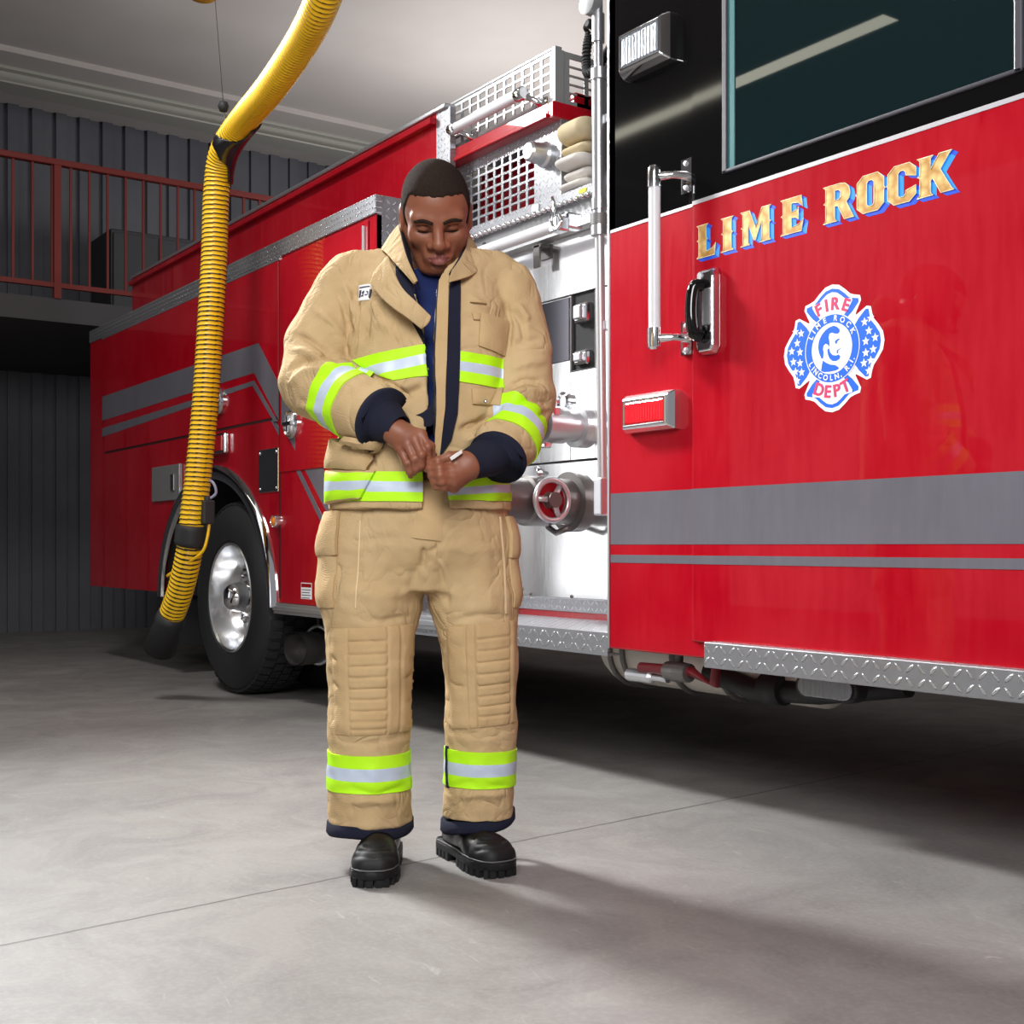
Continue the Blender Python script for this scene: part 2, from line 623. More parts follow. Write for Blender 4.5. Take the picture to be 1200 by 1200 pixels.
# polished arch
b = B()
n_ = 44
prof = [(-0.018, -0.002), (-0.012, -0.022), (0.012, -0.030), (0.045, -0.026), (0.066, -0.006), (0.066, 0.004), (-0.018, 0.004)]
rings = []
for i in range(n_ + 1):
    t = PI - PI * i / n_
    rings.append([b.verts.new((acx + (arx + r - 0.03) * math.cos(t), YB + h, azb + (arz + r - 0.03) * math.sin(t))) for r, h in prof])
for i in range(n_):
    for k in range(len(prof)):
        k2 = (k + 1) % len(prof)
        b.faces.new((rings[i][k], rings[i][k2], rings[i + 1][k2], rings[i + 1][k]))
for r_ in (rings[0], rings[-1]): b.faces.new(r_)
pt('wheel_arch_trim', b, M['chrome'], angle=40)

# doors of the body compartments
x328 = S(328, 400, YB)[0]
zd0 = S(328, 488, YB)[1]
zd1 = S(328, 305, YB)[1]
YD = YB - 0.006
b = B(); box(b, XB0 + 0.35, x328 - 0.008, YD, YB, zd0, zd1); door_a = pt('compartment_door', b, M['red'], bevel=0.003)
b = B(); box(b, x328 - 0.008, x328 + 0.008, YB - 0.002, YB, ZB + 0.02, zd1); pt('seam', b, M['groove'])
b = B(); box(b, XB0 + 0.35, x328, YB - 0.0015, YB, zd0 - 0.012, zd0); pt('seam', b, M['groove'])
b = B(); box(b, XB0 + 0.3, x328 + 0.01, YB - 0.008, YB, zd1, zd1 + 0.012); pt('door_top_trim', b, M['satin'])
x430 = S(429, 270, YB)[0]
b = B()
zarc = ZB + 0.004
box(b, x328 + 0.008, x430 + 0.03, YD, YB, 1.18, zd1)
door_b = pt('compartment_door', b, M['red'], bevel=0.003)
b = B(); box(b, x430 - 0.008, x430 + 0.004, YD - 0.012, YD, 1.25, zd1 - 0.02); pt('hinge_strip', b, M['satin'], door_b, bevel=0.002)

# grey stripes
def PX(pts, y): return [S(p[0], p[1], y) for p in pts]
dk = 0.0012
wide = [[(120, 470), (297, 405), (303, 402), (300, 440), (120, 497)], [(303, 402), (329, 452), (329, 502), (297, 438)]]
b = B()
prism(b, PX([(120, 465), (303, 402), (298, 437), (120, 493)], YD), YD - dk, YD + 0.001)
prism(b, PX([(303, 402), (326.5, 449), (326.5, 492), (298, 437)], YD), YD - dk, YD + 0.001)
pt('stripe', b, M['grey_stripe'], door_a)
b = B()
prism(b, PX([(330, 456), (338, 472), (380, 552), (380, 594), (330, 497)], YB), YB - dk - 0.0002, YB + 0.001)
prism(b, PX([(380, 552), (412, 612), (440, 665), (440, 708), (380, 594)], YB), YB - dk - 0.0002, YB + 0.001)
pt('stripe', b, M['grey_stripe'])
b = B()
prism(b, PX([(330, 456), (346, 487), (346, 528), (330, 497)], YD), YD - dk, YD + 0.001)
pt('stripe', b, M['grey_stripe'], door_b)
b = B()
prism(b, PX([(120, 502), (298, 446), (296, 452), (120, 512)], YD), YD - dk, YD + 0.001)
prism(b, PX([(298, 446), (325.5, 494), (321, 494), (296, 452)], YD), YD - dk, YD + 0.001)
pt('thin_stripe', b, M['grey_stripe'], door_a)
b = B()
prism(b, PX([(330, 506), (384, 617), (440, 727), (440, 737), (384, 628), (330, 516)], YB), YB - dk - 0.0002, YB + 0.001)
pt('thin_stripe', b, M['grey_stripe'])
b = B()
prism(b, PX([(322, 492), (330, 506), (330, 516), (317, 492)], YB), YB - dk, YB + 0.001)
pt('thin_stripe', b, M['grey_stripe'])


def flange_light(name, px, py, r, lens, parent=None, y=YB, depth=0.02):
    x, z = S(px, py, y)
    b = B()
    lathe(b, [(r * 1.28, 0), (r * 1.28, -depth * 0.5), (r * 1.12, -depth), (r, -depth * 0.8), (r * 0.98, -depth * 0.5)], (x, y, z), 'y', 40)
    o = pt(name, b, M['chrome'], parent, angle=35)
    b = B()
    lathe(b, [(r, -depth * 0.6), (r * 0.8, -depth * 0.95), (r * 0.4, -depth * 1.15), (0, -depth * 1.2)], (x, y, z), 'y', 32)
    pt('lens', b, lens, o, smooth=True)
    return o, x, z


for (px, py) in ((343, 497), (258, 470)):
    o, x, z = flange_light('round_latch', px, py, 0.058, M['satin'], None, YD if px < 300 else YD, 0.022)
    b = B()
    box(b, x - 0.05, x + 0.05, YD - 0.036, YD - 0.022, z - 0.012, z + 0.012)
    box(b, x - 0.012, x + 0.012, YD - 0.034, YD - 0.022, z - 0.04, z + 0.04)
    pt('handle', b, M['chrome'], o, bevel=0.005)
flange_light('marker_light', 326, 611, 0.026, M['amber'], None, YB, 0.03)
# mirror-bright square plate
x0, _ = S(304, 550, YB); x1, _ = S(327, 550, YB)
z1 = S(315, 526, YB)[1]; z0 = S(315, 577, YB)[1]
b = B(); box(b, x0, x1, YB - 0.006, YB, z0, z1); cp = pt('polished_plate', b, M['chrome'], bevel=0.003)
for u, w in ((x0 + 0.02, z0 + 0.02), (x1 - 0.02, z0 + 0.02), (x0 + 0.02, z1 - 0.02), (x1 - 0.02, z1 - 0.02)):
    b = B(); lathe(b, [(0.008, 0), (0.007, -0.004), (0, -0.005)], (u, YB - 0.006, w), 'y', 12); pt('rivet', b, M['chrome'], cp, smooth=True)
# rectangular side marker with white rim
x0, _ = S(250, 520, YB); x1, _ = S(269, 520, YB)
z1 = S(262, 508, YB)[1]; z0 = S(262, 532, YB)[1]
b = B(); box(b, x0, x1, YB - 0.03, YB, z0, z1); sm = pt('marker_light', b, M['chrome'], bevel=0.008)
b = B(); box(b, x0 + 0.012, x1 - 0.03, YB - 0.037, YB - 0.028, z0 + 0.014, z1 - 0.014); pt('lens', b, simple('red_lens_dim', srgb(190, 8, 20), 0.15, coat=1.0), sm, bevel=0.004)
# grey fuel door with chrome edge behind the hose
x0, _ = S(180, 560, YB); x1, _ = S(214, 560, YB)
z1 = S(208, 544, YB)[1]; z0 = S(208, 586, YB)[1]
b = B(); box(b, x0, x1, YB - 0.012, YB, z0, z1); fd = pt('fuel_door', b, M['steelgrey'], bevel=0.004)
b = B(); box(b, x1 - 0.02, x1 - 0.006, YB - 0.02, YB - 0.01, z0, z1); pt('edge_strip', b, M['chrome'], fd, bevel=0.003)
b = B(); box(b, x1 - 0.16, x1 - 0.10, YB - 0.02, YB - 0.012, (z0 + z1) / 2 - 0.05, (z0 + z1) / 2 + 0.05); pt('latch', b, M['chrome'], fd, bevel=0.004)
# small data sticker
x0, _ = S(353, 690, YB); x1, _ = S(365.5, 690, YB)
z1 = S(359, 683, YB)[1]; z0 = S(359, 702, YB)[1]
b = B(); box(b, x0, x1, YB - 0.001, YB, z0, z1)
st = pt('sticker', b, M['white_print'])
b = B(); box(b, x0 + 0.004, x1 - 0.004, YB - 0.0016, YB - 0.001, z1 - 0.022, z1 - 0.004)
pt('sticker_header', b, M['red_dark'], st)
b = B()
for k in range(4): box(b, x0 + 0.008, x1 - 0.012 - 0.01 * (k % 2), YB - 0.0016, YB - 0.001, z1 - 0.036 - k * 0.013, z1 - 0.032 - k * 0.013)
pt('print_lines', b, M['grey_stripe'], st)

# ---- upper hose bed side
YH = 2.92
XH1 = S(511, 150, YH)[0]
ZH1 = S(511, 133, YH)[1]
b = B(); box(b, XB0, XH1, YH, YH + 0.04, ZTR - 0.02, ZH1)
box(b, XB0, XH1, YH - 0.03, YH, ZH1 - 0.05, ZH1 - 0.02)
pt('hose_bed_side', b, M['red'], bevel=0.004)
b = B(); box(b, XB0, XH1 + 0.09, YH - 0.012, YH + 0.05, ZH1, ZH1 + 0.022); pt('hose_bed_edge', b, M['satin'], bevel=0.005)
XH2 = S(527, 150, YH)[0]
b = B(); box(b, XH1, XH2 + 0.0, YH + 0.002, YH + 0.03, ZTR + 0.02, ZH1); pt('corner_plate', b, M['dp_small'])
b = B(); box(b, XB0, XH2, YH + 0.3, 4.9, ZTR - 0.02, ZTR + 0.1); pt('hose_bed_floor', b, M['dark'])

# ---- rear wheel
def wheel(cx, cy, cz, R):
    prof = [(R * 0.575, 0.02), (R * 0.60, -0.012), (R * 0.67, -0.022), (R * 0.78, -0.026), (R * 0.88, -0.016), (R * 0.945, 0.004), (R * 0.975, 0.02), (R * 0.99, 0.04), (R, 0.07), (R, 0.24), (R * 0.975, 0.27), (R * 0.88, 0.30), (R * 0.6, 0.29), (R * 0.575, 0.26)]
    b = B()
    lathe(b, prof, (cx, cy, cz), 'y', 96)
    t = pt('tyre', b, M['rubber'], angle=50)
    b = B()
    nb = 54
    for k in range(nb):
        a = 2 * PI * k / nb
        for row, (y0, y1) in enumerate(((0.015, 0.075), (0.085, 0.135), (0.145, 0.195), (0.205, 0.26))):
            aa = a + (row % 2) * PI / nb
            w_ = 0.021
            ca, sa = math.cos(aa), math.sin(aa)
            vs = []
            sh = 0.012 if row in (0, 3) else 0
            for (rr, uu, yy) in ((R - 0.012, -w_, y0), (R - 0.012, w_, y0), (R - 0.012, w_, y1), (R - 0.012, -w_, y1), (R + 0.012 - (sh if row == 0 else 0), -w_, y0), (R + 0.012 - (sh if row == 0 else 0), w_, y0), (R + 0.012 - (sh if row == 3 else 0), w_, y1), (R + 0.012 - (sh if row == 3 else 0), -w_, y1)):
                vs.append(b.verts.new((cx + rr * ca - uu * sa, cy + yy, cz + rr * sa + uu * ca)))
            for f in ((0, 3, 2, 1), (4, 5, 6, 7), (0, 1, 5, 4), (1, 2, 6, 5), (2, 3, 7, 6), (3, 0, 4, 7)): b.faces.new([vs[i] for i in f])
    pt('tread', b, M['rubber'], t)
    b = B()
    r = R * 0.575
    lathe(b, [(r + 0.004, 0.03), (r + 0.006, -0.006), (r - 0.004, -0.012), (r - 0.014, -0.004), (r - 0.02, 0.03), (r - 0.03, 0.09), (r - 0.045, 0.12), (r - 0.06, 0.145), (r - 0.09, 0.155), (0.145, 0.150), (0.12, 0.152), (0.11, 0.152), (0.0, 0.152)], (cx, cy, cz), 'y', 72)
    rim = pt('rim', b, M['rim'], angle=30)
    b = B()
    lathe(b, [(0.112, 0.152), (0.112, 0.10), (0.105, 0.085), (0.085, 0.07), (0.08, 0.02), (0.07, -0.01), (0.045, -0.03), (0.0, -0.036)], (cx, cy, cz), 'y', 40)
    pt('hub_cap', b, M['chrome'], rim, angle=35)
    for k in range(10):
        a = 2 * PI * (k + 0.5) / 10
        b = B()
        lathe(b, [(0.019, 0.152), (0.019, 0.115), (0.012, 0.10), (0.0, 0.097)], (cx + 0.155 * math.cos(a), cy, cz + 0.155 * math.sin(a)), 'y', 10)
        pt('lug_nut', b, M['chrome'], rim, angle=30)
    for k in range(5):
        a = 2 * PI * k / 5
        b = B()
        lathe(b, [(0.028, 0.150), (0.028, 0.146), (0.0, 0.146)], (cx + 0.215 * math.cos(a), cy, cz + 0.215 * math.sin(a)), 'y', 16)
        pt('hand_hole', b, M['dark'], rim)


wheel(HX, YB + 0.01, HZW, 0.518)
# inner twin tyre
b = B(); R = 0.518
lathe(b, [(R * 0.575, 0.0), (R * 0.7, -0.02), (R * 0.9, -0.01), (R * 0.985, 0.04), (R, 0.08), (R, 0.22), (R * 0.95, 0.27), (R * 0.6, 0.28)], (HX, YB + 0.42, HZW), 'y', 72)
pt('inner_tyre', b, M['rubber'], angle=50)
b = B(); lathe(b, [(0.0, 0.3), (0.16, 0.3), (0.16, 0.9), (0.09, 0.95), (0.09, 2.0), (0.0, 2.0)], (HX, YB, HZW), 'y', 24); pt('axle', b, M['dark'], angle=40)
# mud flap, jack pad and tank seen left of the wheel
b = B(); box(b, -7.62, -7.60, 2.75, 3.30, 0.18, 0.62); pt('mud_flap', b, M['rubber'])
b = B(); lathe(b, [(0.0, -0.35), (0.14, -0.34), (0.17, -0.28), (0.17, 0.28), (0.14, 0.34), (0.0, 0.35)], (-7.95, 3.05, 0.42), 'x', 32); pt('air_tank', b, M['satin'], angle=40)

# exhaust outlet
xe, ze = S(363, 760, 2.80)
ex = None
b = B()
ux, uy = -0.42, -0.91
rr = 0.085
p0 = Vector((xe, 2.72, ze)); dirv = Vector((-0.31, 0.95, 0.0)).normalized()
tube(b, [p0 + dirv * 0.10, p0 + dirv * 0.5, p0 + dirv * 0.7 + Vector((0, 0, 0.05))], rr * 0.94, 32)
ex = pt('exhaust_pipe', b, M['darkmetal'], angle=40)
b = B()
tube(b, [p0, p0 + dirv * 0.11], rr, 40, cap=False)
tube(b, [p0 + dirv * 0.11, p0 + dirv * 0.001], rr * 0.93, 40, cap=False)
pt('outlet', b, M['darkmetal'], ex, smooth=True)
b = B(); tube(b, [p0 + dirv * 0.10, p0 + dirv * 0.13], rr * 0.92, 32); pt('bore', b, M['dark'], ex)
b = B()
ringp = []
side = Vector((dirv.y, -dirv.x, 0))
for k in range(24):
    a = 2 * PI * k / 24
    ringp.append(p0 + dirv * 0.16 + side * (math.cos(a) * (rr * 1.14)) + Vector((0, 0, math.sin(a) * (rr * 1.14) + 0.012)))
tube(b, ringp, 0.012, 8, closed=True)
pt('clamp', b, M['satin'], ex)
b = B()
hk = p0 + dirv * 0.16 + Vector((0, 0, rr * 1.14))
tube(b, [hk + Vector((0, 0, 0.0)), Vector((hk.x, hk.y, 0.89))], 0.01, 8)
pt('hanger', b, M['darkmetal'], ex)

# ---- pump house
ZS0 = 0.522
b = B()
box(b, XE - 0.02, XF + 0.05, YP + 0.012, 5.0, 0.6, 2.08)
pt('pump_house', b, M['dark'])
zA = S(690, 341, YP)[1]; zBm = S(700, 538, YP)[1]; zlow = S(700, 703, YP)[1]
ztop = 2.06


def panel(name, x0, x1, z0, z1, y=YP, mat='polished', bev=0.003, parent=None, t=0.012):
    b = B(); box(b, x0, x1, y, y + t, z0, z1)
    return pt(name, b, M[mat], parent, bevel=bev)


XP0, XP1 = XE + 0.002, XF + 0.04
up = panel('upper_panel', XP0, XP1, zA + 0.004, ztop)
xs0, zs0 = S(668.5, 432, YP); xs1, zs1 = S(698, 345, YP)
zmid = S(640, 428, YP)[1]
mid = panel('middle_panel', XP0, xs0, zBm + 0.004, zA)
panel('middle_panel', xs1, XP1, zBm + 0.004, zA)
panel('middle_panel', xs0, xs1, zBm + 0.004, zs0 - 0.01)
low = panel('lower_panel', XP0, XP1, zlow, zBm - 0.002)
# smoked gauge band set on the middle panel
b = B(); box(b, XP0 + 0.3, xs0 - 0.004, YP - 0.004, YP, zmid, zA - 0.004)
gb = pt('gauge_band', b, simple('smoked_steel', (0.16, 0.155, 0.18, 1), 0.12, 1.0), mid, bevel=0.002)
# slot with lamp cylinder
b = B()
box(b, xs0, xs1, YP + 0.10, YP + 0.11, zs0 - 0.01, zA)
box(b, xs0, xs0 + 0.006, YP, YP + 0.10, zs0 - 0.01, zA)
box(b, xs1 - 0.006, xs1, YP, YP + 0.10, zs0 - 0.01, zA)
box(b, xs0, xs1, YP, YP + 0.10, zs0 - 0.016, zs0 - 0.01)
sl = pt('recess', b, M['darkmetal'])
xm = (xs0 + xs1) / 2
b = B(); tube(b, [(xm, YP + 0.05, zs0 + 0.05), (xm, YP + 0.05, zA - 0.09)], 0.034, 20); pt('clear_cylinder', b, simple('smoky_tube', (0.5, 0.42, 0.43, 1), 0.08, 0.6), sl, angle=40)
for zz, hh in ((zs0 + 0.005, 0.06), (zA - 0.12, 0.08)):
    b = B(); box(b, xm - 0.045, xm + 0.045, YP - 0.015, YP + 0.09, zz, zz + hh)
    c_ = pt('end_fitting', b, M['chrome'], sl, bevel=0.012)
    b = B(); box(b, xm - 0.022, xm + 0.026, YP - 0.035, YP - 0.015, zz + 0.012, zz + hh - 0.014); pt('lever', b, M['satin'], sl, bevel=0.005)
# small hook on the upper panel
xh, zh = S(641, 303, YP)
b = B()
box(b, xh - 0.035, xh + 0.035, YP - 0.006, YP, zh - 0.005, zh + 0.055)
box(b, xh - 0.03, xh + 0.03, YP - 0.055, YP - 0.006, zh + 0.035, zh + 0.05)
box(b, xh - 0.022, xh + 0.022, YP - 0.055, YP - 0.045, zh - 0.045, zh + 0.05)
pt('hook', b, M['darkmetal'], up, bevel=0.006)
# intake coupling (upper) and its collar
xi, zi = S(681, 500, YP)
b = B()
lathe(b, [(0.085, 0.0), (0.085, -0.03), (0.062, -0.035), (0.062, -0.09), (0.072, -0.095), (0.072, -0.15), (0.078, -0.155), (0.078, -0.20), (0.066, -0.205), (0.0, -0.20)], (xi, YP, zi), 'y', 40)
ic = pt('discharge_outlet', b, M['satin'], angle=30)
for k in range(3):
    a = 0.6 + 2 * PI * k / 3
    b = B(); box(b, xi + 0.078 * math.cos(a) - 0.016, xi + 0.078 * math.cos(a) + 0.016, YP - 0.195, YP - 0.16, zi + 0.078 * math.sin(a) - 0.016, zi + 0.078 * math.sin(a) + 0.016)
    pt('lug', b, M['chrome'], ic, bevel=0.006)
b = B(); lathe(b, [(0.066, -0.2), (0.06, -0.23), (0.075, -0.235), (0.075, -0.30), (0.03, -0.31), (0, -0.31)], (xi - 0.005, YP, zi), 'y', 40); pt('cap', b, M['darkmetal'], ic, angle=30)
xg, zg = S(664, 471, YP)
b = B(); lathe(b, [(0.04, 0), (0.04, -0.02), (0.03, -0.028), (0.026, -0.02), (0, -0.02)], (xg, YP, zg), 'y', 28); pt('gauge', b, M['chrome'], angle=30)
# large suction inlet with wheel
yw = YP - 0.20
xw, zw = S(647, 586, yw)
xa_ = xw - 0.125
b = B(); lathe(b, [(0.12, 0.0), (0.12, -0.03), (0.092, -0.035), (0.092, -0.12), (0.098, -0.13), (0.098, -0.24), (0.088, -0.25), (0.088, -0.40), (0.04, -0.405), (0.0, -0.405)], (xa_, YP, zw), 'y', 48)
si = pt('suction_inlet', b, M['darkmetal'], angle=30)
b = B(); lathe(b, [(0.0, -0.06), (0.05, -0.06), (0.05, 0.0), (0.03, 0.02), (0.03, 0.06), (0.0, 0.06)], (xa_ + 0.09, yw, zw), 'x', 28); pt('valve_bonnet', b, M['darkmetal'], si, angle=30)
b = B(); lathe(b, [(0.072, 0.0), (0.072, 0.012), (0, 0.012)], (xw - 0.03, yw, zw), 'x', 40); pt('red_disc', b, M['red_dark'], si)
b = B(); tube(b, [(xw, yw + 0.078 * math.cos(2 * PI * k / 48), zw + 0.078 * math.sin(2 * PI * k / 48)) for k in range(48)], 0.0115, 12, closed=True)
hw_o = pt('hand_wheel', b, M['satin'], si)
for k in range(3):
    a_ = PI / 2 - 0.6 + 2 * PI * k / 3
    b = B(); tube(b, [(xw + 0.004, yw, zw), (xw, yw + 0.074 * math.cos(a_), zw + 0.074 * math.sin(a_))], [0.014, 0.010], 10); pt('spoke', b, M['satin'], si)
b = B(); lathe(b, [(0.02, -0.05), (0.02, 0.012), (0.012, 0.018), (0.0, 0.018)], (xw, yw, zw), 'x', 20); pt('hub', b, M['brass'], si, angle=30)
b = B(); tube(b, [(xw - 0.13, YP - 0.13, zw + 0.11), (xw - 0.10, YP - 0.2, zw + 0.125), (xw - 0.05, YP - 0.22, zw + 0.105)], 0.011, 8); pt('bleeder_lever', b, M['chrome'], si)
b = B(); tube(b, [(xw - 0.16, YP - 0.1, zw - 0.10), (xw - 0.08, YP - 0.12, zw - 0.125), (xw - 0.02, YP - 0.1, zw - 0.105)], 0.012, 8); pt('drain_valve', b, M['darkmetal'], si)
# thin panel seam strip and screws
for (px, py) in ((622, 696), (670, 699), (612, 690)):
    x, z = S(px, py, YP); b = B(); lathe(b, [(0.007, 0), (0.006, -0.005), (0, -0.006)], (x, YP, z), 'y', 10); pt('screw', b, M['darkmetal'], low)

# kick strip and running board
zk1 = zlow; zk0 = S(716, 726, YP)[1]
b = B(); box(b, XP0, XP1, YP - 0.012, YP, zk0 + 0.02, zk1); pt('kick_plate', b, M['dp_small'], bevel=0.002)
b = B(); box(b, XP0, XP1, YP - 0.008, YP, ZS0, zk0 + 0.02); pt('red_sill', b, M['red_dark'])
b = B(); box(b, XE - 0.0, XF, YB + 0.004, YP + 0.01, ZS0 - 0.012, ZS0); sb = pt('running_board', b, M['dp_xy'])
b = B(); box(b, XE - 0.0, XF, YB - 0.004, YB + 0.004, 0.445, ZS0); pt('step_face', b, M['dp_xz'], sb)
b = B(); box(b, XE - 0.0, XF, YB + 0.004, YB + 0.05, 0.445, 0.452); pt('step_lip', b, M['satin'], sb)

# ---- hose bed ledge above the pump panel
YL = 3.0
za = S(690, 219, YL)[1]; zb_ = S(690, 231, YL)[1]; zc = S(690, 262, YP)[1]
XC1 = XF - 0.02
b = B()
box(b, XE, XC1, YL - 0.03, YL + 0.04, zb_, za)
lg = pt('ledge', b, M['dp_small'], bevel=0.004)
b = B(); box(b, XE, XC1, YL, YP + 0.02, ztop, zb_); pt('ledge_back_plate', b, M['white_al'], lg)
b = B()
for k in range(44):
    xx = XE + 0.03 + k * 0.035
    if xx < XC1 - 0.02: lathe(b, [(0.011, 0.0), (0.011, -0.012), (0.005, -0.016), (0, -0.016)], (xx, YL - 0.03, zb_ - 0.004), 'y', 8)
pt('ledge_beading', b, M['chrome'], lg, smooth=True)
b = B()
for px, py in ((568, 287), (613, 277), (660, 259), (632, 270)):
    x, z = S(px, py, YL); lathe(b, [(0.012, 0), (0.010, -0.008), (0, -0.009)], (x, YL, z), 'y', 12)
pt('bolt_heads', b, M['darkmetal'], lg)
x, z = S(656, 262, YL)
b = B(); box(b, x, XC1, YL - 0.012, YL, ztop - 0.0, ztop + 0.055); pt('cover_strip', b, M['dp_small'], lg)
# grab rail under the ledge
xa, zr1 = S(655, 263, YL - 0.1)
b = B(); tube(b, [(XE + 0.1, YL - 0.1, zr1), (xa, YL - 0.1, zr1)], 0.024, 20); gr = pt('grab_rail', b, M['white_plastic'], angle=40)
for xx in (XE + 0.1, xa):
    b = B(); box(b, xx - 0.03, xx + 0.03, YL - 0.13, YL - 0.07, zr1 - 0.03, zr1 + 0.03); box(b, xx - 0.02, xx + 0.025, YL - 0.08, YL, zr1 - 0.012, zr1 + 0.05); pt('bracket', b, M['chrome'], gr, bevel=0.008)
# carabiner hook over the bracket
b = B()
hk = [(xa + 0.0, YL - 0.13, zr1 + 0.10), (xa + 0.022, YL - 0.14, zr1 + 0.06), (xa + 0.012, YL - 0.145, zr1 + 0.0), (xa + 0.04, YL - 0.145, zr1 - 0.035), (xa + 0.07, YL - 0.14, zr1 - 0.01), (xa + 0.055, YL - 0.14, zr1 + 0.02)]
tube(b, bez(hk, 6), 0.007, 8); pt('snap_hook', b, M['chrome'], gr)


# ---- perforated plates
def perf(name, x0, x1, z0, z1, hx0, hx1, hz0, hz1, nx, nz, y, mat, t=0.006, bar=0.3, axis='y', parent=None):
    us = [x0]; ws = [z0]
    pu = (hx1 - hx0) / nx; pw = (hz1 - hz0) / nz
    for i in range(nx): us += [hx0 + pu * (i + bar / 2), hx0 + pu * (i + 1 - bar / 2)]
    for j in range(nz): ws += [hz0 + pw * (j + bar / 2), hz0 + pw * (j + 1 - bar / 2)]
    us.append(x1); ws.append(z1)
    b = B()
    grids = []
    for yy in (y, y + t):
        grids.append([[b.verts.new((u, yy, w) if axis == 'y' else (yy, u, w)) for w in ws] for u in us])
    nu, nw = len(us), len(ws)

    def solid(i, j):
        if i < 0 or j < 0 or i >= nu - 1 or j >= nw - 1: return False
        return not (i % 2 == 1 and j % 2 == 1)
    for i in range(nu - 1):
        for j in range(nw - 1):
            if not solid(i, j): continue
            for g, rev in ((grids[0], False), (grids[1], True)):
                q = [g[i][j], g[i + 1][j], g[i + 1][j + 1], g[i][j + 1]]
                b.faces.new(q[::-1] if rev else q)
            for (di, dj, e0, e1) in ((-1, 0, (i, j), (i, j + 1)), (1, 0, (i + 1, j), (i + 1, j + 1)), (0, -1, (i, j), (i + 1, j)), (0, 1, (i, j + 1), (i + 1, j + 1))):
                if not solid(i + di, j + dj):
                    b.faces.new((grids[0][e0[0]][e0[1]], grids[0][e1[0]][e1[1]], grids[1][e1[0]][e1[1]], grids[1][e0[0]][e0[1]]))
    return pt(name, b, mat, parent)


YC = 3.0
XC0 = S(529, 150, YC)[0]; XCE = S(651, 60, YC)[0]
zc1 = S(651, 57, YC)[1]; zc0 = S(651, 121, YC)[1]
cage = perf('cage_front', XC0, XCE, zc0, zc1, XC0 + 0.02, XCE - 0.03, zc0 + 0.028, zc1 - 0.012, 11, 5, YC, M['white_al'], bar=0.22)
perf('cage_end', YC + 0.006, 3.9, zc0, zc1, YC + 0.06, 3.85, zc0 + 0.02, zc1 - 0.02, 8, 5, XCE - 0.006, M['white_al'], axis='x', bar=0.22)
b = B(); box(b, XC0, XCE + 0.004, YC - 0.004, YC + 0.03, zc1, zc1 + 0.012); box(b, XCE - 0.012, XCE + 0.006, YC - 0.006, YC + 0.04, zc0, zc1); pt('cage_edge', b, M['white_al'], cage, bevel=0.002)
b = B(); box(b, XC0 + 0.05, XCE - 0.05, YC + 0.42, YC + 0.46, zc0, zc1 - 0.12); pt('cage_liner', b, M['dark'], cage)
b = B(); box(b, XC0, XCE, YC + 0.1, YC + 0.40, zc0 - 0.01, zc0 + 0.07); pt('red_box', b, M['red_dark'], cage, bevel=0.01)
# white grab tube on the cage
xq0, zq0 = S(531, 151, YC - 0.07); xq1, zq1 = S(606, 113, YC - 0.07)
zq = (zq0 + zq1) / 2
b = B(); tube(b, [(xq0, YC - 0.07, zq), (xq1, YC - 0.07, zq)], 0.022, 20); ct = pt('grab_rail', b, M['white_plastic'], angle=40)
for xx in (xq0, xq1 + 0.02):
    b = B(); tube(b, [(xx - 0.02, YC - 0.07, zq), (xx + 0.03, YC - 0.07, zq)], 0.028, 16)
    tube(b, [(xx, YC - 0.07, zq), (xx + 0.05, YC - 0.03, zq - 0.03), (xx + 0.06, YC, zq - 0.05)], 0.013, 10)
    box(b, xx + 0.02, xx + 0.10, YC - 0.008, YC, zq - 0.085, zq - 0.02)
    pt('bracket', b, M['chrome'], ct, bevel=0.004)
# red channel ledge
zr0, zr1_ = zc0 - 0.075, zc0 - 0.012
XLE = XCE + 0.02
b = B()
box(b, XC0 - 0.02, XLE, YC - 0.05, YC + 0.01, zr0, zr1_)
box(b, XC0 - 0.02, XLE, YC - 0.062, YC - 0.05, zr0 - 0.0, zr0 + 0.02)
rl = pt('red_channel', b, M['red'], bevel=0.004)
b = B(); box(b, XLE, XLE + 0.03, YC - 0.05, 3.9, zr0, zr1_); pt('red_return', b, M['red'], rl, bevel=0.004)
b = B(); box(b, XC0, XLE + 0.02, YC + 0.01, 3.9, zc0 - 0.02, zc0 - 0.012); pt('cage_floor', b, M['satin'], cage)
# lower perforated plate
XPL0, XPL1 = XE + 0.05, S(658, 180, YC)[0]
zl1, zl0 = zr0, za
hx0, hx1 = S(543, 200, YC)[0], S(627, 200, YC)[0]
hz1, hz0 = S(624, 168, YC)[1], S(624, 240, YC)[1]
hz0 = max(hz0, zl0 + 0.01)
pl = perf('perforated_plate', XPL0, XPL1, zl0, zl1, hx0 - 0.35 * (hx1 - hx0) / 8 * 8 * 0.0, hx1, hz0, hz1, 9, 7, YC + 0.002, M['dp_small'], bar=0.26)
b = B(); box(b, XPL0, XPL1 - 0.05, YC + 0.14, YC + 0.16, zl0, zl1); pt('red_backing', b, M['red'], pl)
xg, zg = S(641, 182, YC)
b = B(); lathe(b, [(0.052, 0), (0.052, -0.02), (0.044, -0.03), (0.04, -0.09), (0.032, -0.10), (0, -0.10)], (xg, YC + 0.002, zg), 'y', 36); gg = pt('inlet_cap', b, M['satin'], pl, angle=30)
b = B(); box(b, XPL1 - 0.004, XPL1 + 0.004, YC - 0.004, 3.9, zl0, zl1); pt('divider_plate', b, M['satin'], pl)
b = B(); box(b, XPL1 + 0.004, XC1, YC + 0.7, YC + 0.72, zl0, zl1 + 0.1); pt('bay_back', b, M['dark'], pl)
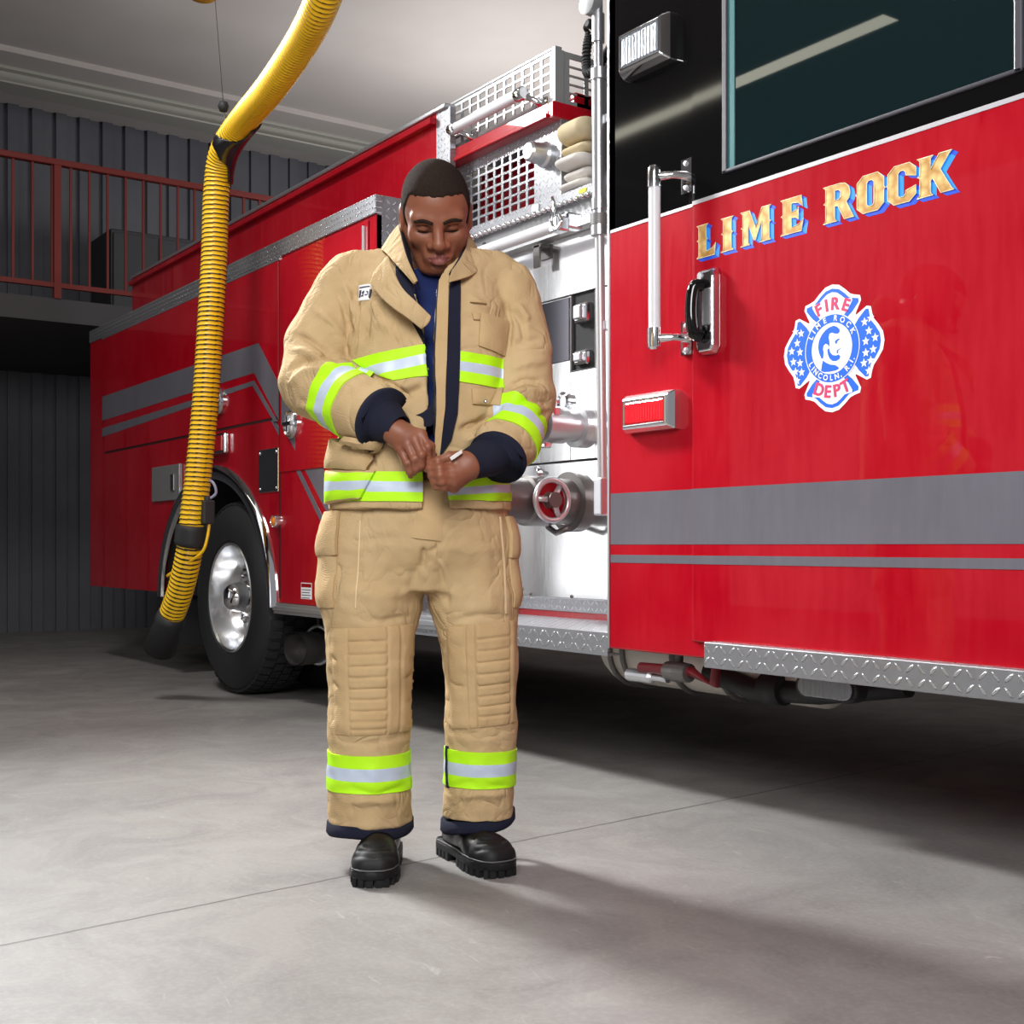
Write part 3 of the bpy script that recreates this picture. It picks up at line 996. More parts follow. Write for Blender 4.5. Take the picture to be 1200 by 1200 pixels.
b = B(); box(b, XE, XC1, YC + 0.04, YC + 0.8, za - 0.012, za); pt('bay_floor', b, M['dp_xy'], lg)
xy_, zy_ = S(683, 222, YL - 0.03)
b = B(); box(b, xy_ - 0.022, xy_ + 0.022, YL - 0.032, YL - 0.03, zb_ + 0.012, za - 0.012); tg = pt('yellow_tag', b, simple('yellow_vinyl', srgb(222, 214, 40), 0.5), lg)
xt_, zt_ = S(628, 248, YL - 0.03)
b = B(); box(b, xt_ - 0.026, xt_ + 0.026, YL - 0.036, YL - 0.03, zb_ + 0.006, za - 0.006); pt('name_plate', b, M['satin'], lg, bevel=0.002)

# ---- telescoping lamp pole
YQ = 2.86
def poly_px(px, py): x, z = S(px, py, YQ); return Vector((x, YQ, z))
pA, pB, pC, pD = poly_px(701, -40), poly_px(701.5, 88), poly_px(702.5, 258), poly_px(706.5, 604)
ux_ = (pB.x + pD.x) / 2
b = B(); tube(b, [(pA.x, YQ, pA.z), (pB.x, YQ, pB.z - 0.25)], 0.017, 20)
lp = pt('lamp_pole', b, M['satin'], angle=40)
b = B(); tube(b, [(pA.x, YQ, S(701, 50, YQ)[1]), (pA.x, YQ, S(701, 17, YQ)[1])], 0.024, 24); pt('upper_sleeve', b, M['satin'], lp, angle=40)
b = B(); tube(b, [(pB.x, YQ, pB.z), (pC.x, YQ, pC.z)], 0.027, 24); pt('middle_sleeve', b, M['satin'], lp, angle=40)
b = B(); tube(b, [(pC.x, YQ, pC.z), (pD.x, YQ, pD.z)], 0.018, 24); pt('lower_tube', b, M['white_al'], lp, angle=40)
b = B(); z_ = S(706, 560, YQ)[1]; box(b, pD.x - 0.024, pD.x + 0.024, YQ - 0.026, YQ + 0.026, pD.z, z_); pt('foot_bracket', b, M['satin'], lp, bevel=0.006)
for py, r in ((88, 0.033), (240, 0.031), (258, 0.034), (270, 0.032)):
    x, z = S(702, py, YQ)
    b = B(); lathe(b, [(0.018, 0.022), (r, 0.02), (r, -0.02), (0.018, -0.022)], (pC.x + 0.0, YQ, z), 'z', 28); pt('collar', b, M['satin'] if py != 258 else M['steelgrey'], lp, angle=30)
for z_ in (1.6, 2.35):
    b = B(); box(b, pC.x - 0.012, pC.x + 0.012, YQ, YP, z_, z_ + 0.03); box(b, pC.x, XF + 0.01, YQ, YQ + 0.012, z_, z_ + 0.03); pt('pole_bracket', b, M['satin'], lp)
x, z = S(697, 5, YQ)
b = B(); lathe(b, [(0.045, 0.02), (0.045, -0.02), (0.02, -0.03), (0.0, -0.03)], (x, YQ - 0.02, z), 'y', 32); pt('pulley', b, M['white_al'], lp, angle=30)
# black coiled cord
b = B()
ctr = [SD(691, 40, 4.75), SD(688, 55, 4.75), SD(687, 75, 4.74), SD(689, 86, 4.72), SD(699, 80, 4.70), SD(709, 66, 4.70), SD(716, 55, 4.72)]
cl = bez(ctr, 60)
pts = []
m_ = len(cl)
for i in range(m_):
    p = cl[i]
    t = (cl[min(i + 1, m_ - 1)] - cl[max(i - 1, 0)]).normalized()
    u = t.cross(Vector((0.57, 0.82, 0.1))).normalized()
    v = t.cross(u)
    a = i * 2 * PI / 13.0
    pts.append(p + (u * math.cos(a) + v * math.sin(a)) * 0.013)
tube(b, pts, 0.0062, 6)
cc = pt('coiled_cord', b, M['rubber'], lp)
b = B()
tube(b, bez([SD(691, 40, 4.75), SD(686, 33, 4.74), SD(689, 27, 4.70), SD(694, 28, 4.66)], 8), 0.009, 10)
p_ = SD(694, 29, 4.66)
lathe(b, [(0.018, 0.03), (0.018, -0.02), (0.012, -0.026), (0, -0.026)], p_, 'y', 20)
pt('plug', b, M['rubber'], lp, angle=40)

# ---- cab
CT = 2.95
CFX = -0.35
zbd = 1.85
zcb = S(716, 760, YB)[1]
b = B(); box(b, XF, CFX, YB, 5.0, zcb, zbd); pt('cab_lower', b, M['red'], bevel=0.006)
b = B()
box(b, XF, CFX, YB, YB + 0.04, zbd, CT); box(b, XF, XF + 0.04, YB, 5.0, zbd, CT); box(b, CFX - 0.04, CFX, YB, 5.0, zbd, CT)
box(b, XF, CFX, 4.96, 5.0, zbd, CT); box(b, XF, CFX, YB, 5.0, CT, CT + 0.05)
pt('cab_upper', b, M['black_paint'], bevel=0.006)
b = B(); box(b, XF - 0.003, XF + 0.006, YB - 0.003, YB + 0.01, zcb, CT); pt('corner_edge', b, M['satin'])
b = B(); box(b, XF + 0.012, -2.77, YB - 0.002, YB, zbd - 0.005, zbd + 0.005); pt('pinstripe', b, M['pin'])
XD0, XD1 = S(815, 500, YB)[0], -1.52
zdb = S(822, 752, YB)[1]
YDR = YB - 0.014
b = B(); box(b, XD0 - 0.012, XD1 + 0.012, YB - 0.001, YB, zdb, CT - 0.03); pt('door_gap', b, M['dark'])
# stripes on the corner panel
b = B(); z1 = S(818, 573, YB)[1]; z0 = S(818, 638, YB)[1]
y1_ = S(818, 651, YB)[1]; y0_ = S(818, 661, YB)[1]
box(b, XF + 0.012, XD0 - 0.012, YB - 0.0012, YB, z0, z1); pt('stripe', b, M['grey_stripe'])
b = B(); box(b, XF + 0.012, XD0 - 0.012, YB - 0.0012, YB, y0_, y1_); pt('thin_stripe', b, M['grey_stripe'])
# the crew door: lower skin, black upper skin round the window
b = B(); box(b, XD0, XD1, YDR, YB - 0.001, zdb, zbd); door = pt('crew_door', b, M['red'], bevel=0.004)
WX0, WX1, WZ0, WZ1 = S(851, 180, YB)[0], -1.66, S(850, 206, YB)[1], CT - 0.12
b = B()
box(b, XD0, WX0, YDR, YB - 0.001, zbd, CT - 0.04); box(b, WX1, XD1, YDR, YB - 0.001, zbd, CT - 0.04)
box(b, WX0, WX1, YDR, YB - 0.001, zbd, WZ0); box(b, WX0, WX1, YDR, YB - 0.001, WZ1, CT - 0.04)
pt('door_upper', b, M['black_paint'], door)
b = B(); box(b, XD0 + 0.002, XD1, YDR - 0.0015, YDR, zbd - 0.006, zbd + 0.006); pt('pinstripe', b, M['pin'], door)
b = B(); box(b, XD0, XD1, YDR - 0.0012, YDR, z0, z1); pt('stripe', b, M['grey_stripe'], door)
b = B(); box(b, XD0, XD1, YDR - 0.0012, YDR, y0_, y1_); pt('thin_stripe', b, M['grey_stripe'], door)
b = B()
fw = 0.022
box(b, WX0, WX0 + fw, YDR - 0.006, YB, WZ0, WZ1); box(b, WX1 - fw, WX1, YDR - 0.006, YB, WZ0, WZ1)
box(b, WX0, WX1, YDR - 0.006, YB, WZ0, WZ0 + 0.012); box(b, WX0, WX1, YDR - 0.006, YB, WZ1 - fw, WZ1)
pt('window_seal', b, simple('seal_grey', (0.05, 0.047, 0.06, 1), 0.35), door, bevel=0.004)
b = B(); box(b, WX0 + fw, WX0 + fw + 0.026, YDR - 0.001, YDR + 0.004, WZ0 + 0.012, WZ1 - fw); pt('window_channel', b, simple('teal_channel', srgb(24, 100, 104), 0.3), door)
n = N('tinted_glass').set(col=(0.004, 0.012, 0.014, 1), rough=0.02, spec=0.5)
b = B(); box(b, WX0 + fw, WX1 - fw, YDR + 0.002, YDR + 0.008, WZ0 + 0.012, WZ1 - fw); pt('window_glass', b, n.m, door)
# step under the door
xs0_, zs1_ = S(827, 752, YB - 0.05); zs0_ = S(827, 782, YB - 0.05)[1]
b = B(); box(b, xs0_, XD1, YB - 0.05, YB + 0.25, zs1_ - 0.012, zs1_); stp = pt('door_step', b, M['dp_xy'])
b = B(); box(b, xs0_, XD1, YB - 0.058, YB - 0.05, zs0_, zs1_); pt('step_face', b, M['dp_xz'], stp, bevel=0.003)
b = B(); box(b, xs0_, XD1, YB - 0.05, YB + 0.02, zs0_, zs0_ + 0.006); pt('step_lip', b, M['satin'], stp)

# vertical grab rail
YG = YB - 0.085
xg_, zg1 = S(767, 196, YG); zg0 = S(769, 408, YG)[1]
b = B(); tube(b, [(xg_, YG, zg0 + 0.03), (xg_, YG, zg1 - 0.04)], 0.0185, 24); vg = pt('grab_rail', b, M['white_plastic'], angle=40)
for zz, sgn in ((zg1 - 0.03, 1), (zg0 + 0.03, -1)):
    b = B()
    lathe(b, [(0.0, 0.036 * sgn), (0.014, 0.034 * sgn), (0.021, 0.026 * sgn), (0.0225, 0.01 * sgn), (0.0225, -0.032 * sgn), (0.0, -0.032 * sgn)], (xg_, YG, zz), 'z', 24)
    tube(b, [(xg_, YG, zz), (xg_ + 0.05, YG + 0.03, zz), (xg_ + 0.065, YB - 0.01, zz)], [0.016, 0.011, 0.014], 12)
    box(b, xg_ + 0.042, xg_ + 0.088, YB - 0.014, YB, zz - 0.052, zz + 0.052)
    br = pt('bracket', b, M['chrome'], vg, angle=35)
    b = B()
    for q in (-0.037, 0.037): lathe(b, [(0.009, 0), (0.007, -0.005), (0, -0.006)], (xg_ + 0.065, YB - 0.014, zz + q), 'y', 12)
    pt('bolts', b, M['satin'], vg)

# rear-facing lamps on the corner panel
def rect_light(name, px0, px1, py0, py1, lensmat, dep=0.055):
    y = YB - dep
    x0, _ = S(px0, (py0 + py1) / 2, y); x1, _ = S(px1, (py0 + py1) / 2, y)
    xm_ = (px0 + px1) / 2
    zt, zb = S(xm_, py0, y)[1], S(xm_, py1, y)[1]
    b = B()
    def ring(m, yy): return [(x0 + m, zb + m), (x1 - m, zb + m), (x1 - m, zt - m), (x0 + m, zt - m)]
    loops = []
    for m, yy in ((-0.006, YB), (-0.004, YB - dep * 0.45), (0.006, YB - dep * 0.85), (0.012, YB - dep), (0.02, YB - dep), (0.022, YB - dep * 0.7)):
        loops.append([b.verts.new((u, yy, w)) for u, w in ring(m, yy)])
    for A, C in zip(loops, loops[1:]):
        for k in range(4): b.faces.new((A[k], A[(k + 1) % 4], C[(k + 1) % 4], C[k]))
    b.faces.new(loops[-1])
    o = pt(name, b, M['chrome'], bevel=0.006, seg=3)
    b = B(); box(b, x0 + 0.021, x1 - 0.021, y + 0.002, y + dep * 0.3, zb + 0.021, zt - 0.021)
    pt('lens', b, lensmat, o, bevel=0.006)
    return o


n = N('ribbed_red_lens'); x_ = n.xyz(n.coord())
n.set(col=srgb(224, 10, 30), rough=0.12, coat=1.0); n.bump(n.math('SINE', n.math('MULTIPLY', x_[0], 500.0)), 0.25, 0.002)
rect_light('tail_light', 726, 782, 461, 503, n.m, 0.05)
n = N('ribbed_clear_lens'); x_ = n.xyz(n.coord())
n.set(col=srgb(150, 155, 164), rough=0.16, metal=0.5, coat=1.0); n.bump(n.math('SINE', n.math('MULTIPLY', x_[0], 420.0)), 0.35, 0.003)
rect_light('scene_light', 722, 775, 26, 77, n.m, 0.06)

# door handle
xh0, _ = S(811, 366, YDR - 0.04); xh1, _ = S(845, 366, YDR)
zt, zb = S(828, 316, YDR)[1], S(828, 417, YDR)[1]
xc, zc_ = (xh0 + xh1) / 2, (zt + zb) / 2
hw_, hh_ = (xh1 - xh0) / 2, (zt - zb) / 2
b = B()
def hshape(sx, sz): return [(xc + sx * u * hw_, zc_ + sz * w * hh_) for u, w in ((-0.72, 1), (0.8, 1), (1, 0.82), (1, -0.86), (0.7, -1), (-0.75, -1), (-1, -0.85), (-1, 0.85))]
lo = [b.verts.new((u, YDR, w)) for u, w in hshape(1, 1)]; hi = [b.verts.new((u, YDR - 0.03, w)) for u, w in hshape(0.86, 0.93)]
for k in range(8): b.faces.new((lo[k], lo[(k + 1) % 8], hi[(k + 1) % 8], hi[k]))
b.faces.new(hi); b.faces.new(lo[::-1])
dh = pt('door_handle', b, M['chrome'], door, bevel=0.006, seg=3)
b = B(); box(b, xc - hw_ * 0.15, xc + hw_ * 0.72, YDR - 0.034, YDR - 0.028, zc_ - hh_ * 0.35, zc_ + hh_ * 0.5); pt('handle_recess', b, M['satin'], door, bevel=0.005)
b = B()
gp = [(xc - hw_ * 0.1, YDR - 0.034, zc_ + hh_ * 0.6), (xc - hw_ * 0.42, YDR - 0.055, zc_ + hh_ * 0.52), (xc - hw_ * 0.52, YDR - 0.062, zc_), (xc - hw_ * 0.42, YDR - 0.055, zc_ - hh_ * 0.5), (xc - hw_ * 0.1, YDR - 0.034, zc_ - hh_ * 0.6)]
tube(b, bez(gp, 8), 0.019, 14); pt('handle_grip', b, M['black_paint'], door, angle=50)
b = B(); lathe(b, [(0.011, 0), (0.01, -0.004), (0, -0.004)], (xc - hw_ * 0.4, YDR - 0.03, zc_ + hh_ * 0.82), 'y', 16); pt('lock_barrel', b, M['satin'], door)

# ---- gilt lettering with blue drop shade
GLY = {
 'L': ([(0, 0), (0.66, 0), (0.70, 0.36), (0.56, 0.22), (0.34, 0.17), (0.32, 0.17), (0.32, 0.5), (0.38, 0.54), (0.32, 0.58), (0.32, 0.93), (0.40, 1), (-0.05, 1), (0.03, 0.93), (0.03, 0.58), (-0.04, 0.54), (0.03, 0.5), (0.03, 0.07), (-0.05, 0)], None, 0.72),
 'I': ([(-0.05, 0), (0.40, 0), (0.32, 0.07), (0.32, 0.5), (0.38, 0.54), (0.32, 0.58), (0.32, 0.93), (0.40, 1), (-0.05, 1), (0.03, 0.93), (0.03, 0.58), (-0.04, 0.54), (0.03, 0.5), (0.03, 0.07)], None, 0.42),
 'M': ([(-0.05, 0), (0.30, 0), (0.23, 0.07), (0.23, 0.62), (0.44, 0.1), (0.50, 0.1), (0.72, 0.62), (0.72, 0.07), (0.65, 0), (1.06, 0), (0.99, 0.07), (0.99, 0.5), (1.05, 0.54), (0.99, 0.58), (0.99, 0.93), (1.06, 1), (0.72, 1), (0.5, 0.46), (0.28, 1), (-0.05, 1), (0.03, 0.93), (0.03, 0.58), (-0.04, 0.54), (0.03, 0.5), (0.03, 0.07)], None, 1.08),
 'E': ([(-0.05, 0), (0.66, 0), (0.72, 0.34), (0.56, 0.2), (0.32, 0.16), (0.32, 0.44), (0.46, 0.42), (0.56, 0.34), (0.56, 0.70), (0.46, 0.62), (0.32, 0.60), (0.32, 0.85), (0.56, 0.82), (0.70, 0.68), (0.66, 1), (-0.05, 1), (0.03, 0.93), (0.03, 0.58), (-0.04, 0.54), (0.03, 0.5), (0.03, 0.07)], None, 0.76),
 'R': ([(-0.05, 0), (0.40, 0), (0.32, 0.07), (0.32, 0.42), (0.42, 0.40), (0.62, 0), (0.92, 0), (0.86, 0.10), (0.68, 0.46), (0.76, 0.54), (0.80, 0.68), (0.76, 0.86), (0.64, 0.97), (0.5, 1), (-0.05, 1), (0.03, 0.93), (0.03, 0.58), (-0.04, 0.54), (0.03, 0.5), (0.03, 0.07)], [(0.32, 0.58), (0.32, 0.84), (0.44, 0.84), (0.50, 0.78), (0.51, 0.68), (0.48, 0.60), (0.42, 0.57)], 0.92),
 'O': ([(0.18, 0), (0.62, 0), (0.80, 0.16), (0.80, 0.5), (0.84, 0.54), (0.80, 0.58), (0.80, 0.84), (0.62, 1), (0.18, 1), (0, 0.84), (0, 0.58), (-0.04, 0.54), (0, 0.5), (0, 0.16)], [(0.29, 0.22), (0.29, 0.78), (0.35, 0.84), (0.45, 0.84), (0.51, 0.78), (0.51, 0.22), (0.45, 0.16), (0.35, 0.16)], 0.86),
 'C': ([(0.18, 0), (0.62, 0), (0.80, 0.16), (0.80, 0.38), (0.51, 0.30), (0.51, 0.22), (0.45, 0.16), (0.35, 0.16), (0.29, 0.22), (0.29, 0.78), (0.35, 0.84), (0.45, 0.84), (0.51, 0.78), (0.51, 0.70), (0.80, 0.62), (0.80, 0.84), (0.62, 1), (0.18, 1), (0, 0.84), (0, 0.58), (-0.04, 0.54), (0, 0.5), (0, 0.16)], None, 0.84),
 'K': ([(-0.05, 0), (0.40, 0), (0.32, 0.07), (0.32, 0.36), (0.38, 0.42), (0.60, 0), (0.95, 0), (0.88, 0.07), (0.58, 0.60), (0.82, 0.93), (0.90, 1), (0.55, 1), (0.32, 0.66), (0.32, 0.93), (0.40, 1), (-0.05, 1), (0.03, 0.93), (0.03, 0.58), (-0.04, 0.54), (0.03, 0.5), (0.03, 0.07)], None, 0.96),
}


def fill(bm, outer, hole, y, thick, mi=0):
    """flat plate from outline with optional hole"""
    loops = []
    for lp_ in ([outer] + ([hole] if hole else [])):
        vs = [bm.verts.new((u, y, w)) for u, w in lp_]
        es = [bm.edges.new((vs[i], vs[(i + 1) % len(vs)])) for i in range(len(vs))]
        loops.append((vs, es))
    r = bmesh.ops.triangle_fill(bm, edges=sum([l[1] for l in loops], []), use_beauty=True)
    fs = [g for g in r['geom'] if isinstance(g, bmesh.types.BMFace)]
    for f in fs: f.material_index = mi
    e = bmesh.ops.extrude_face_region(bm, geom=fs)
    nv = [g for g in e['geom'] if isinstance(g, bmesh.types.BMVert)]
    bmesh.ops.translate(bm, verts=nv, vec=(0, -thick, 0))
    for g in e['geom']:
        if isinstance(g, bmesh.types.BMFace): g.material_index = mi


ng = N('gold_leaf')
vor = ng.add('ShaderNodeTexVoronoi'); ng.put(vor.inputs['Vector'], ng.coord()); vor.inputs['Scale'].default_value = 42.0
ng.set(col=ng.mix(ng.ramp(vor.outputs['Distance'], 0.0, 0.75), srgb(232, 202, 132), srgb(180, 132, 62)), rough=0.45, metal=0.2)
M['gold'] = ng.m
LH = 0.098
xl0, zl0_ = S(820, 303, YDR)
GS = 0.0
xpos = xl0
LSX = 0.107
word_x = {'L': S(818.5, 290, YDR)[0], 'I': S(847, 280, YDR)[0], 'M': S(870, 275, YDR)[0], 'E': S(917, 265, YDR)[0], 'R': S(967, 245, YDR)[0]}
adv = word_x['R'] + 0.92 * LSX + 0.01
seq = [('L', word_x['L']), ('I', word_x['I']), ('M', word_x['M']), ('E', word_x['E']), ('R', word_x['R']), ('O', adv), ('C', adv + 0.098), ('K', adv + 0.192)]
for ch, xo in seq:
    out, hole, wdt = GLY[ch]
    hgt = LH if ch != 'R' else LH * 1.12
    sx_ = LSX if ch != 'I' else LSX * 1.08
    q = [(xo + u * sx_, zl0_ + w * LH - (hgt - LH) * 0) for u, w in out]
    hq = [(xo + u * sx_, zl0_ + w * LH) for u, w in hole] if hole else None
    dx, dz = 0.017, -0.011
    b = B()
    y_ = YDR - 0.0004
    for lp_ in ([q] + ([hq] if hq else [])):
        for i in range(len(lp_)):
            (u0, w0), (u1, w1) = lp_[i], lp_[(i + 1) % len(lp_)]
            horiz = abs(u1 - u0) > abs(w1 - w0)
            y_ -= 0.000006
            vs = [b.verts.new(p) for p in ((u0, y_, w0), (u1, y_, w1), (u1 + dx, y_, w1 + dz), (u0 + dx, y_, w0 + dz))]
            f = b.faces.new(vs)
            f.material_index = 1 if horiz else 0
    sh = pt('letter_shade', b, [M['blue_light'], M['blue_deep']], door)
    b = B(); fill(b, q, hq, YDR - 0.0010, 0.0004)
    lt = pt('letter', b, M['gold'], door)
    b = B()
    for lp_ in ([q] + ([hq] if hq else [])):
        tube(b, [(u, YDR - 0.0016, w) for u, w in lp_], 0.0011, 5, closed=True)
    pt('letter_outline', b, M['cream'], door)

# ---- emblem on the door
ECX, ECZ = -2.221, S(983, 407, YDR)[1]
YE = YDR


def lobe_outline(scale=1.0, grow=0.0):
    """the four flared arms joined as one outline (clockwise list)"""
    pts = []
    for k in range(4):
        base = PI / 2 - k * PI / 2
        for (r, a) in ((0.112, 44), (0.150, 40), (0.158, 36), (0.152, 30), (0.150, 24), (0.158, 16), (0.168, 8), (0.171, 0), (0.168, -8), (0.158, -16), (0.150, -24), (0.152, -30), (0.158, -36), (0.150, -40), (0.112, -44)):
            t = base + math.radians(a)
            pts.append((ECX + (r * scale + grow) * math.cos(t), ECZ + (r * scale + grow) * math.sin(t)))
    return pts


def arm_outline(k, s):
    base = PI / 2 - k * PI / 2
    L = ((0.075, 30), (0.112, 37.5), (0.142, 38.5), (0.149, 36), (0.143, 30), (0.140, 24), (0.148, 16), (0.157, 8), (0.160, 0))
    L = L + tuple((r, -a) for r, a in L[-2::-1])
    return [(ECX + (0.115 + (r - 0.115) * s) * math.cos(base + math.radians(a * s)), ECZ + (0.115 + (r - 0.115) * s) * math.sin(base + math.radians(a * s))) for r, a in L]


b = B(); fill(b, lobe_outline(), None, YE - 0.0003, 0.0004); em = pt('emblem', b, M['white_print'], door)
for k in range(4):
    b = B(); fill(b, arm_outline(k, 1.0), None, YE - 0.0007, 0.0004)
    pt('emblem_arm', b, M['blue_print'], door)
b = B()
for k in (0, 2):
    b = B(); fill(b, arm_outline(k, 0.78), None, YE - 0.0011, 0.0004)
    pt('emblem_white_field', b, M['white_print'], door)


def disc(r, y, mat, name):
    b = B(); fill(b, [(ECX + r * math.cos(2 * PI * k / 48), ECZ + r * math.sin(2 * PI * k / 48)) for k in range(48)], None, y, 0.0004)
    return pt(name, b, mat, door)


disc(0.093, YE - 0.0015, M['white_print'], 'emblem_ring_edge')
disc(0.0905, YE - 0.0019, M['blue_print'], 'emblem_ring')
disc(0.0685, YE - 0.0023, M['white_print'], 'emblem_centre')
# stars on the side arms
b = B()
for sgn in (-1, 1):
    for (u, w) in ((-0.128, 0.062), (-0.108, 0.055), (-0.122, 0.030), (-0.142, 0.010), (-0.112, 0.004), (-0.136, -0.020), (-0.112, -0.026), (-0.128, -0.048), (-0.106, -0.052), (-0.122, -0.074)):
        r0 = 0.0125
        st_ = []
        for k in range(10):
            a = PI / 2 + 2 * PI * k / 10
            r_ = r0 if k % 2 == 0 else r0 * 0.42
            st_.append((ECX - sgn * u + r_ * math.cos(a), ECZ + w + r_ * math.sin(a)))
        b = B(); fill(b, st_, None, YE - 0.0011, 0.0003)
        pt('emblem_star', b, M['white_print'], door)
# bearded profile, shoulders and face shading in blue
def bust(pts, cx=-0.0, cz=0.0): return [(ECX + (u - 580) / 2760.0 + cx, ECZ - (w - 615) / 3080.0 + cz) for u, w in pts]


b = B()
hair = [(655, 470), (630, 445), (600, 432), (560, 438), (520, 458), (485, 492), (460, 535), (452, 590), (462, 640), (485, 690), (500, 685), (505, 640), (498, 610), (505, 580), (525, 568), (545, 580), (560, 600), (560, 560), (552, 520), (560, 492), (585, 486), (615, 500), (640, 503), (655, 490)]
beard = [(540, 620), (556, 610), (566, 645), (590, 672), (620, 680), (645, 676), (662, 690), (655, 712), (625, 726), (590, 722), (560, 695), (545, 660)]
coat = [(480, 790), (488, 740), (498, 705), (530, 728), (570, 748), (610, 756), (640, 775), (650, 792), (620, 803), (560, 806), (510, 802)]
brow = [(612, 560), (640, 545), (662, 548), (650, 556), (636, 566), (628, 585), (614, 580)]
mouth = [(628, 640), (668, 622), (664, 630), (640, 645), (645, 660), (630, 668)]
for q in (hair, beard, coat, brow, mouth):
    fill(b, bust(q), None, YE - 0.0027, 0.0003)
pt('emblem_portrait', b, M['blue_print'], door)


def arc_text(txt, r, a0, a1, size, mats, name, y, flip=False, shade=None):
    """each letter stands on a circle round the emblem's centre"""
    b = B()
    wd_ = [{'I': 0.5, '.': 0.45, ',': 0.45, ' ': 0.6, 'M': 1.2, 'O': 1.15}.get(c, 1.0) for c in txt]
    pos = [sum(wd_[:i]) + wd_[i] / 2 for i in range(len(txt))]
    for i, ch in enumerate(txt):
        if ch == ' ': continue
        a = math.radians(a0 + (a1 - a0) * (pos[i] - pos[0]) / (pos[-1] - pos[0]))
        cu = bpy.data.curves.new('tmp', 'FONT'); cu.body = ch; cu.size = size; cu.align_x = 'CENTER'; cu.align_y = 'CENTER'; cu.extrude = 0.0; cu.offset = size * 0.028
        ob = bpy.data.objects.new('tmp', cu); COL.objects.link(ob)
        dg = bpy.context.evaluated_depsgraph_get()
        me = bpy.data.meshes.new_from_object(ob.evaluated_get(dg))
        rot = a - PI / 2 if not flip else a + PI / 2
        cx, cz = ECX + r * math.cos(a), ECZ + r * math.sin(a)
        for off, mi, yy in (((0.0022, -0.0006, 1, y + 0.0002),) if shade else ()) + ((0, 0, 0, y),) if False else ([(0.0020, 1, y + 0.0002)] if shade else []) + [(0.0, 0, y)]:
            vm = []
            for v in me.vertices:
                u, w = v.co.x, v.co.y
                vm.append(b.verts.new((cx + off + u * math.cos(rot) - w * math.sin(rot), yy, cz + u * math.sin(rot) + w * math.cos(rot))))
            for p in me.polygons:
                try:
                    f = b.faces.new([vm[k] for k in p.vertices]); f.material_index = mi
                except ValueError: pass
        bpy.data.objects.remove(ob); bpy.data.curves.remove(cu); bpy.data.meshes.remove(me)
    return pt(name, b, mats, door)


arc_text('FIRE', 0.117, 113, 67, 0.046, [M['pink_print'], M['violet_print']], 'emblem_lettering', YE - 0.0022, False, True)
arc_text('DEPT', 0.117, 247, 293, 0.046, [M['pink_print'], M['violet_print']], 'emblem_lettering', YE - 0.0022, True, True)
arc_text('LIME ROCK', 0.0795, 152, 28, 0.0205, [M['white_print']], 'emblem_lettering', YE - 0.0030)
arc_text('LINCOLN, R.I.', 0.0795, 206, 334, 0.0205, [M['white_print']], 'emblem_lettering', YE - 0.0030, True)

# ---- plumbing under the cab
b = B(); lathe(b, [(0.0, -0.5), (0.10, -0.49), (0.125, -0.44), (0.125, 0.5), (0.10, 0.54), (0.0, 0.55)], (-3.05, 2.98, 0.435), 'x', 36); ut = pt('air_reservoir', b, simple('cream_tank', (0.62, 0.58, 0.52, 1), 0.4, 0.1), angle=40)
for xx in (-3.45, -3.38, -3.12, -2.9):
    b = B(); tube(b, [(xx, 2.98 + 0.13 * math.cos(2 * PI * k / 28), 0.435 + 0.13 * math.sin(2 * PI * k / 28)) for k in range(28)], 0.011, 8, closed=True); pt('strap', b, M['darkmetal'], ut)
x, y_, z = SD(785, 786, 3.95)
b = B(); tube(b, [(x - 0.14, y_, z), (x + 0.10, y_, z + 0.005)], 0.017, 14); tube(b, [(x + 0.1, y_, z + 0.005), (x + 0.2, y_, z - 0.03), (x + 0.2, y_ + 0.05, z + 0.3)], 0.016, 12); rv = pt('red_valve', b, simple('dull_red', (0.16, 0.012, 0.018, 1), 0.5), angle=40)
b = B(); lathe(b, [(0, -0.05), (0.03, -0.05), (0.034, 0), (0.03, 0.05), (0, 0.05)], (x + 0.04, y_, z), 'x', 16); tube(b, [(x + 0.04, y_, z), (x + 0.04, y_ + 0.02, z + 0.32)], 0.014, 10); pt('valve_body', b, M['darkmetal'], rv)
b = B(); lathe(b, [(0, -0.09), (0.022, -0.09), (0.022, 0.02), (0.012, 0.03), (0.012, 0.1), (0, 0.1)], (x - 0.12, y_ + 0.01, z - 0.03), 'x', 14); pt('coupling', b, M['satin'], rv)
b = B(); tube(b, [(-2.95, 2.86, 0.40), (-2.75, 2.85, 0.36), (-2.5, 2.88, 0.37), (-2.2, 2.9, 0.42)], 0.035, 14); tube(b, [(-2.7, 2.86, 0.37), (-2.62, 2.86, 0.37)], 0.05, 16); pt('air_hose', b, M['rubber'])
b = B(); tube(b, [(-3.5, 2.95, 0.50), (-3.2, 2.9, 0.42), (-2.9, 2.92, 0.40), (-2.8, 2.95, 0.5)], 0.014, 10); tube(b, [(-4.2, 2.9, 0.48), (-3.9, 2.95, 0.45), (-3.6, 2.9, 0.47)], 0.02, 10); pt('brake_line', b, M['darkmetal'])
for k, xx in enumerate((-3.02, -2.86, -2.74)):
    b = B(); box(b, xx, xx + 0.03, 2.88, 2.93, 0.40 + 0.02 * k, 0.88); pt('hanger', b, M['darkmetal'], bevel=0.004)
